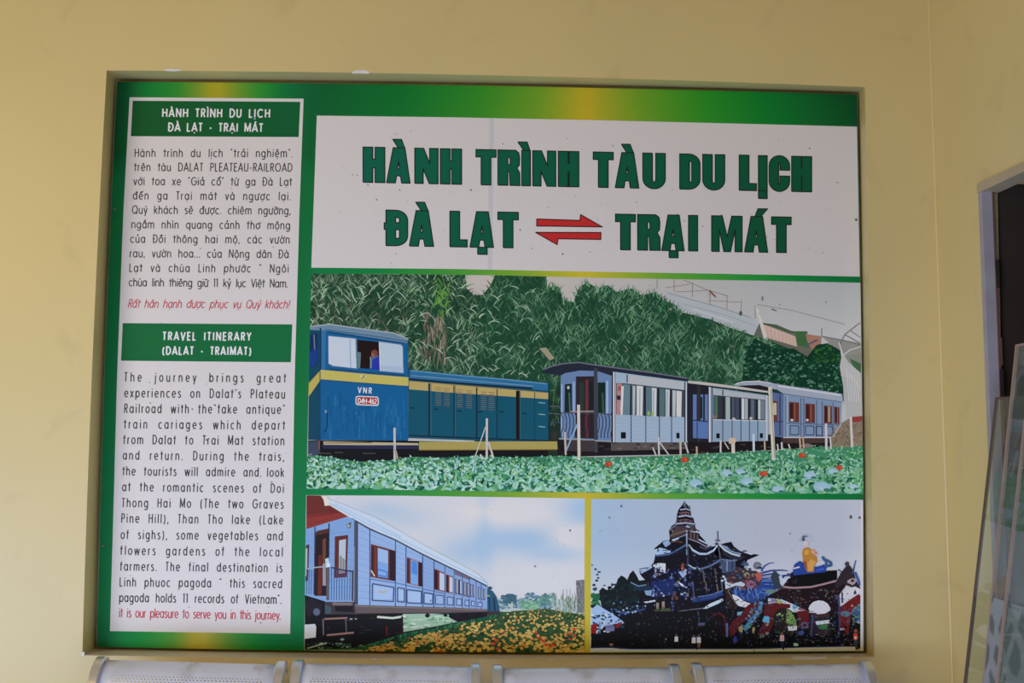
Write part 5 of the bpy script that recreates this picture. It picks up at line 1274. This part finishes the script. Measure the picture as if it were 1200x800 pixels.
# visitors
def visitor(x, y, c, c2, s=1.0):
    p.blob(x, y-4.6*s, 1.1*s, 1.3*s, (110,84,78), 7); p.poly([(x-1.9*s,y-3*s),(x+1.9*s,y-3*s),(x+2.2*s,y+3*s),(x-2.2*s,y+3*s)], c); p.poly([(x-1.6*s,y+3*s),(x+1.6*s,y+3*s),(x+1.2*s,y+8*s),(x-1.2*s,y+8*s)], c2)
visitor(792.6,748.6,(206,206,212),(30,26,34)); visitor(813,750,(210,210,218),(26,22,28),1.1); visitor(819,749.6,(206,206,216),(120,90,90),1.1); p.line([(816,745),(816,752)], 1.6, (50,66,150)); visitor(916.4,747.4,(190,160,166),(40,44,70),1.2); visitor(1002.6,745.6,(176,60,58),(60,64,70),1.25); p.blob(1002.6,747,1.6,2,(216,200,200),7); p.blob(1003,738.6,2,1.6,(150,70,50),7); p.blob(716,755,2.4,1.8,(130,100,90),8,rnd)
p.poly([(692.2,759.4),(705,758.6),(718,759),(730,760.4),(760,761),(800,760.4),(850,760.8),(900,760),(940,758.6),(975,757.6),(1004,757.4),(1004,762.4),(850,763.4),(692,763.6)], (176,190,220)); p.line([(692.4,758.6),(718,758.4),(740,760),(800,759.6),(880,759.6),(940,758),(992,757)], 1.2, (40,54,110)); p.line([(883,762),(884,762)], 2, (50,60,90)); p.line([(918,752),(918,761)], 2.2, (36,40,66)); p.line([(816.6,755),(816.6,761)], 1.6, (34,32,44)); p.line([(1003,752),(1004,761)], 3, (50,60,60))
p.poly([(1008.6,586),(1011.5,586),(1011.9,762.6),(1008.2,762.6)], (192,194,206))
specks(p, 14, 700, 990, 590, 650, 51); p.blob(997,605.6,1.4,2.2,(70,66,56),8); p.blob(728,593,.9,1.5,(70,74,84),7)
p.build('pagoda_photo', board)

# ------------------------------------------------------------------ fixing screws of the board
M_SCREW = plain('dull_screw_head', (0.30, 0.24, 0.17), 0.5, 0.6)
def dome_vf(c, r, h, seg=12):
    v = []; f = []
    for k, (rr, hh) in enumerate(((1, 0), (.92, .5), (.6, .88), (.0, 1))):
        if rr == 0: v.append((c.x, c.y - h, c.z)); continue
        for i in range(seg):
            a = 2*math.pi*i/seg; v.append((c.x + r*rr*math.cos(a), c.y - h*hh, c.z + r*rr*math.sin(a)))
    for k in range(2):
        for i in range(seg): j = (i+1) % seg; f.append((k*seg+i, k*seg+j, (k+1)*seg+j, (k+1)*seg+i))
    for i in range(seg): f.append((2*seg+i, 2*seg+(i+1) % seg, 3*seg))
    return v, f
for x, y in ((134.4,245),(120.6,639),(1003.2,257.4),(1007.4,606.4)):
    c = onY(x, y, D_BOARD - 0.0006)
    sc = mesh_obj('screw', *dome_vf(c, 0.0046, 0.004), M_SCREW, board, smooth=True)

# ------------------------------------------------------------------ the waiting bench
def steel(name, tint, rough, spots):
    m, nt, b = mat(name)
    b.inputs['Metallic'].default_value = 0.4 if spots else 0.8; b.inputs['Roughness'].default_value = rough
    r, n = noise_color(nt, [c*.9 for c in tint], tint, 3, 3, coord='Generated')
    col = r.outputs['Color']
    if spots:
        geo = nt.nodes.new('ShaderNodeTexCoord')
        r2, n2 = noise_color(nt, (0,0,0), (.8,.8,.8), 10, 6, .52, .72, coord='Object')
        sx = nt.nodes.new('ShaderNodeSeparateXYZ'); nt.links.new(geo.outputs['Generated'], sx.inputs[0])
        mr = nt.nodes.new('ShaderNodeMapRange'); mr.inputs['From Min'].default_value = .86; mr.inputs['From Max'].default_value = .99; nt.links.new(sx.outputs['Z'], mr.inputs['Value'])
        mu = nt.nodes.new('ShaderNodeMath'); mu.operation = 'MULTIPLY'; nt.links.new(r2.outputs['Color'], mu.inputs[0]); nt.links.new(mr.outputs[0], mu.inputs[1])
        mx = nt.nodes.new('ShaderNodeMixRGB'); mx.inputs['Color2'].default_value = (.30,.19,.08,1)
        nt.links.new(mu.outputs[0], mx.inputs['Fac']); nt.links.new(col, mx.inputs['Color1']); col = mx.outputs['Color']
        # punched holes, laid out on the sheet's own coordinates
        uv = nt.nodes.new('ShaderNodeUVMap'); uv.uv_map = 'sheet'
        sp_ = nt.nodes.new('ShaderNodeSeparateXYZ'); nt.links.new(uv.outputs[0], sp_.inputs[0])
        def M(op, a, b_=None, c=None):
            q = nt.nodes.new('ShaderNodeMath'); q.operation = op
            for i, k in enumerate((a, b_, c)):
                if k is None: continue
                if isinstance(k, (int, float)): q.inputs[i].default_value = k
                else: nt.links.new(k, q.inputs[i])
            return q.outputs[0]
        px = 0.0105
        row = M('DIVIDE', sp_.outputs['Y'], px*.8)
        odd = M('MULTIPLY', M('FLOORED_MODULO', M('FLOOR', row), 2), .5)
        fx = M('SUBTRACT', M('FRACT', M('ADD', M('DIVIDE', sp_.outputs['X'], px), odd)), .5)
        fy = M('MULTIPLY', M('SUBTRACT', M('FRACT', row), .5), .8)
        d = M('SQRT', M('ADD', M('MULTIPLY', fx, fx), M('MULTIPLY', fy, fy)))
        h = M('LESS_THAN', d, .24)
        inx = M('LESS_THAN', M('ABSOLUTE', sp_.outputs['X']), .213)
        iny = M('MULTIPLY', M('GREATER_THAN', sp_.outputs['Y'], .104), M('LESS_THAN', sp_.outputs['Y'], .84))
        al = M('SUBTRACT', 1, M('MULTIPLY', h, M('MULTIPLY', inx, iny)))
        nt.links.new(al, b.inputs['Alpha'])
    nt.links.new(col, b.inputs['Base Color'])
    return m
M_SHEET = steel('perforated_steel', (.76,.82,.97), .40, True)
M_BAR = steel('brushed_bar_steel', (.74,.77,.84), .30, False)
M_LEG = steel('leg_steel', (.5,.5,.52), .35, False)

PROF = [(-.128,.772),(-.132,.786),(-.142,.796),(-.156,.799),(-.172,.796),(-.190,.786),(-.208,.768),(-.224,.742),(-.240,.70),(-.254,.64),(-.262,.58),(-.270,.52),(-.282,.47),(-.31,.432),(-.36,.414),(-.46,.408),(-.56,.420),(-.62,.428),(-.645,.420),(-.655,.400)]
def smooth_prof(pr, sub=3):
    out = []
    for i in range(len(pr)-1):
        p0 = pr[max(0,i-1)]; p1 = pr[i]; p2 = pr[i+1]; p3 = pr[min(len(pr)-1,i+2)]
        for k in range(sub):
            t = k/sub
            out.append(tuple(.5*((2*p1[j]) + (-p0[j]+p2[j])*t + (2*p0[j]-5*p1[j]+4*p2[j]-p3[j])*t*t + (-p0[j]+3*p1[j]-3*p2[j]+p3[j])*t**3) for j in (0,1)))
    return out + [pr[-1]]
PS = smooth_prof(PROF)
def prof_normals(ps):
    o = []
    for i in range(len(ps)):
        a, b_ = ps[max(0,i-1)], ps[min(len(ps)-1,i+1)]; dy, dz_ = b_[0]-a[0], b_[1]-a[1]; l = math.hypot(dy, dz_)
        o.append((-dz_/l, dy/l))    # points to the back of the sheet
    return o
PN = prof_normals(PS)
SEATS = [((113.5,769),(336,775)), ((344.5,773),(563,777.5)), ((577.5,779),(795.5,778)), ((810.5,776.5),(1020,773.5))]
seats_x = [(onY(a[0], a[1], -.156).x, onY(b_[0], b_[1], -.156).x) for a, b_ in SEATS]
bx = (seats_x[0][0] + seats_x[3][1]) / 2
BZ = onY(577, 778.6, -.156).z - .799
bench = thing('waiting_bench', 'row of four brushed steel perforated seats on a beam in front of the cream wall', 'bench', (bx, -.38, 0))
for si, (xa, xb) in enumerate(seats_x):
    xm = (xa + xb)/2; hw = (xb - xa)/2; t = .0018; bw = .028
    za = onY(*SEATS[si][0], -.156).z - .799; zb = onY(*SEATS[si][1], -.156).z - .799
    def zz(x): return za - .0095 + (zb-za)*(x-xa)/(xb-xa)
    # sheet
    v = []; f = []; uv = []; nx = 10; n = len(PS)
    arc = [0]
    for i in range(1, n): arc.append(arc[-1] + math.hypot(PS[i][0]-PS[i-1][0], PS[i][1]-PS[i-1][1]))
    for side in (0, 1):
        for i in range(n):
            y, z = PS[i]; ny, nz = PN[i]
            for k in range(nx+1):
                x = xm + (hw - bw*.6)*(2*k/nx - 1); q = t*side
                sh = zz(x) * max(0, min(1, (z-.40)/.35)) if True else 0
                v.append((x, y + ny*q, z + nz*q + sh)); uv.append((x - xm, arc[i]))
    o1 = n*(nx+1)
    for i in range(n-1):
        for k in range(nx):
            a = i*(nx+1)+k; f.append((a, a+1, a+nx+2, a+nx+1)); f.append((o1+a, o1+a+nx+1, o1+a+nx+2, o1+a+1))
    for i in range(n-1):
        for k in (0, nx):
            a = i*(nx+1)+k; b_ = a+nx+1; f.append((a, b_, o1+b_, o1+a) if k == 0 else (a, o1+a, o1+b_, b_))
    for i in (0, n-1):
        for k in range(nx):
            a = i*(nx+1)+k; f.append((a, o1+a, o1+a+1, a+1) if i == 0 else (a, a+1, o1+a+1, o1+a))
    sheet = mesh_obj('seat_shell', v, f, M_SHEET, bench, smooth=True)
    lay = sheet.data.uv_layers.new(name='sheet')
    for l in sheet.data.loops: lay.data[l.index].uv = uv[l.vertex_index]
    # side bars: flat bars that follow the sheet and stand proud of it
    for s in (-1, 1):
        v = []; f = []
        x0, x1 = (xa, xa + bw) if s < 0 else (xb - bw, xb)
        for i in range(n):
            y, z = PS[i]; ny, nz = PN[i]; sh = zz((x0+x1)/2) * max(0, min(1, (z-.40)/.35))
            for (xx, q) in ((x0,-.007),(x0+.003,-.010),(x1-.003,-.010),(x1,-.007),(x1,.010),(x0,.010)):
                v.append((xx, y + ny*q, z + nz*q + sh))
        for i in range(n-1):
            for k in range(6):
                a = i*6+k; b_ = i*6+(k+1) % 6; f.append((a, b_, b_+6, a+6))
        f.append((5,4,3,2,1,0)); f.append(tuple((n-1)*6 + k for k in range(6)))
        mesh_obj('side_bar', v, f, M_BAR, bench)
X0, X1 = seats_x[0][0], seats_x[3][1]
mesh_obj('beam', *box_vf(X0+.02, X1-.02, -.48, -.40, .335, .395), M_LEG, bench)
for sx in (X0 + .42, X1 - .42):
    v, f = [], []
    for args in ((sx-.03, sx+.03, -.465, -.415, .05, .335), (sx-.025, sx+.025, -.70, -.16, .022, .052), (sx-.03, sx+.03, -.70, -.64, 0, .024), (sx-.03, sx+.03, -.22, -.16, 0, .024)):
        a, b_ = box_vf(*args, base=len(v)); v += a; f += b_
    mesh_obj('leg', v, f, M_LEG, bench)
for xa, xb in seats_x:
    for xx in (xa + .10, xb - .10):
        mesh_obj('seat_bracket', *box_vf(xx-.02, xx+.02, -.50, -.38, .392, .411), M_LEG, bench)

# ------------------------------------------------------------------ glass panes leaning across the doorway
m, nt, b = mat('dusty_glass'); out = nt.nodes['Material Output']
tr = nt.nodes.new('ShaderNodeBsdfTransparent'); tr.inputs['Color'].default_value = (.88,.93,.90,1)
df = nt.nodes.new('ShaderNodeBsdfDiffuse')
r, n_ = noise_color(nt, (.40,.43,.42), (.56,.58,.56), 3, 5); nt.links.new(r.outputs['Color'], df.inputs['Color'])
gl = nt.nodes.new('ShaderNodeBsdfGlossy'); gl.inputs['Roughness'].default_value = .04; gl.inputs['Color'].default_value = (.9,.92,.95,1)
m1 = nt.nodes.new('ShaderNodeMixShader'); m1.inputs['Fac'].default_value = .075; nt.links.new(tr.outputs[0], m1.inputs[1]); nt.links.new(df.outputs[0], m1.inputs[2])
fr = nt.nodes.new('ShaderNodeFresnel'); fr.inputs['IOR'].default_value = 1.45
gb = nt.nodes.new('ShaderNodeNewGeometry'); iv = nt.nodes.new('ShaderNodeMath'); iv.operation = 'SUBTRACT'; iv.inputs[0].default_value = 1; nt.links.new(gb.outputs['Backfacing'], iv.inputs[1])
ff_ = nt.nodes.new('ShaderNodeMath'); ff_.operation = 'MULTIPLY'; nt.links.new(fr.outputs[0], ff_.inputs[0]); nt.links.new(iv.outputs[0], ff_.inputs[1])
m2 = nt.nodes.new('ShaderNodeMixShader'); nt.links.new(ff_.outputs[0], m2.inputs['Fac']); nt.links.new(m1.outputs[0], m2.inputs[1]); nt.links.new(gl.outputs[0], m2.inputs[2])
nt.links.new(m2.outputs[0], out.inputs['Surface']); nt.nodes.remove(b)
M_GLASS = m
M_EDGE = plain('brown_edge_tape', (.38,.27,.21), .65)
M_EDGED = plain('dark_edge_tape', (.13,.085,.06), .65)
# the plane of the first pane, fixed by its top corner on the wall and its slanting far edge
ca = on_wall(1168, 465.5)
cl = onY(1130.6, 800, ca.y)
up = (ca - cl).normalized()
def pane(label, top_px, low_px, width, thick, lift, m_edge, ew, pattern_px=None):
    """far edge seen through two pixels, on the plane parallel to the leaning one but lifted off it"""
    nrm = up.cross(Vector((0, -1, 0))).normalized()
    if nrm.x > 0: nrm = -nrm
    p0 = ca + nrm * lift
    a, b2 = onP(*top_px, p0, nrm), onP(*low_px, p0, nrm)
    u = (a - b2).normalized()
    bot = b2 + u * ((0.0 - b2.z) / u.z)
    wv = Vector((0, -1, 0)); wv = (wv - u*wv.dot(u)).normalized()
    tpt = a; n2 = nrm * thick
    o = thing('glass_pane', label, 'glass pane', tuple(bot), 'grey glass panes leaning in the doorway')
    def slab(pts, th0, th1):
        lo = [q + nrm*th0 for q in pts]; hi = [q + nrm*th1 for q in pts]; return hexa(lo + hi)
    h = (tpt - bot).length
    P = lambda s_, t_: bot + u*(h*t_) + wv*(s_)
    drop = width * wv.z        # keep the lower edge level with the floor
    base2 = (0.0 - (bot + wv*width).z) / u.z
    B = bot + wv*width + u*base2
    slab_pts = [bot, B, tpt + wv*width, tpt]
    mesh_obj('pane', *slab(slab_pts, -thick/2, thick/2), M_GLASS, o)
    if pattern_px:
        q = onP(*pattern_px, p0, nrm); tf = (q - bot).dot(u)
        mesh_obj('patterned_layer', *slab([bot + wv*ew, B, bot + wv*width + u*(tf - .012), bot + wv*ew + u*tf], thick*.5, thick*.5 + .0006), M_PAVING, o)  # thin layer carrying the stone pattern over the pane's lower part
    e = ew
    v, f = slab([bot, bot + wv*e, tpt + wv*e, tpt], -thick*.8, thick*.8)
    v2, f2 = slab([tpt - u*e*.8 + wv*e, tpt - u*e*.8 + wv*width, tpt + wv*width, tpt + wv*e], -thick*.8, thick*.8); v2, f2 = list(v2), [tuple(i + 8 for i in q) for q in f2]
    mesh_obj('edge_tape', list(v) + v2, f + f2, m_edge, o)
    return o
pane('lowest of the three leaning grey glass panes, its dark taped edge against the cream wall', (1168,465.5), (1130.6,800), .62, .005, 0.004, M_EDGED, .006)
pane('tallest of the three leaning grey glass panes, its lower part in a stone pattern', (1191.4,404), (1152.6,800), .62, .005, 0.013, M_EDGE, .007, (1163, 699))
pane('frontmost leaning grey glass pane at the right edge, with the rightmost light brown edge', (1201.5,490), (1168,800), .62, .005, 0.022, M_EDGE, .006)
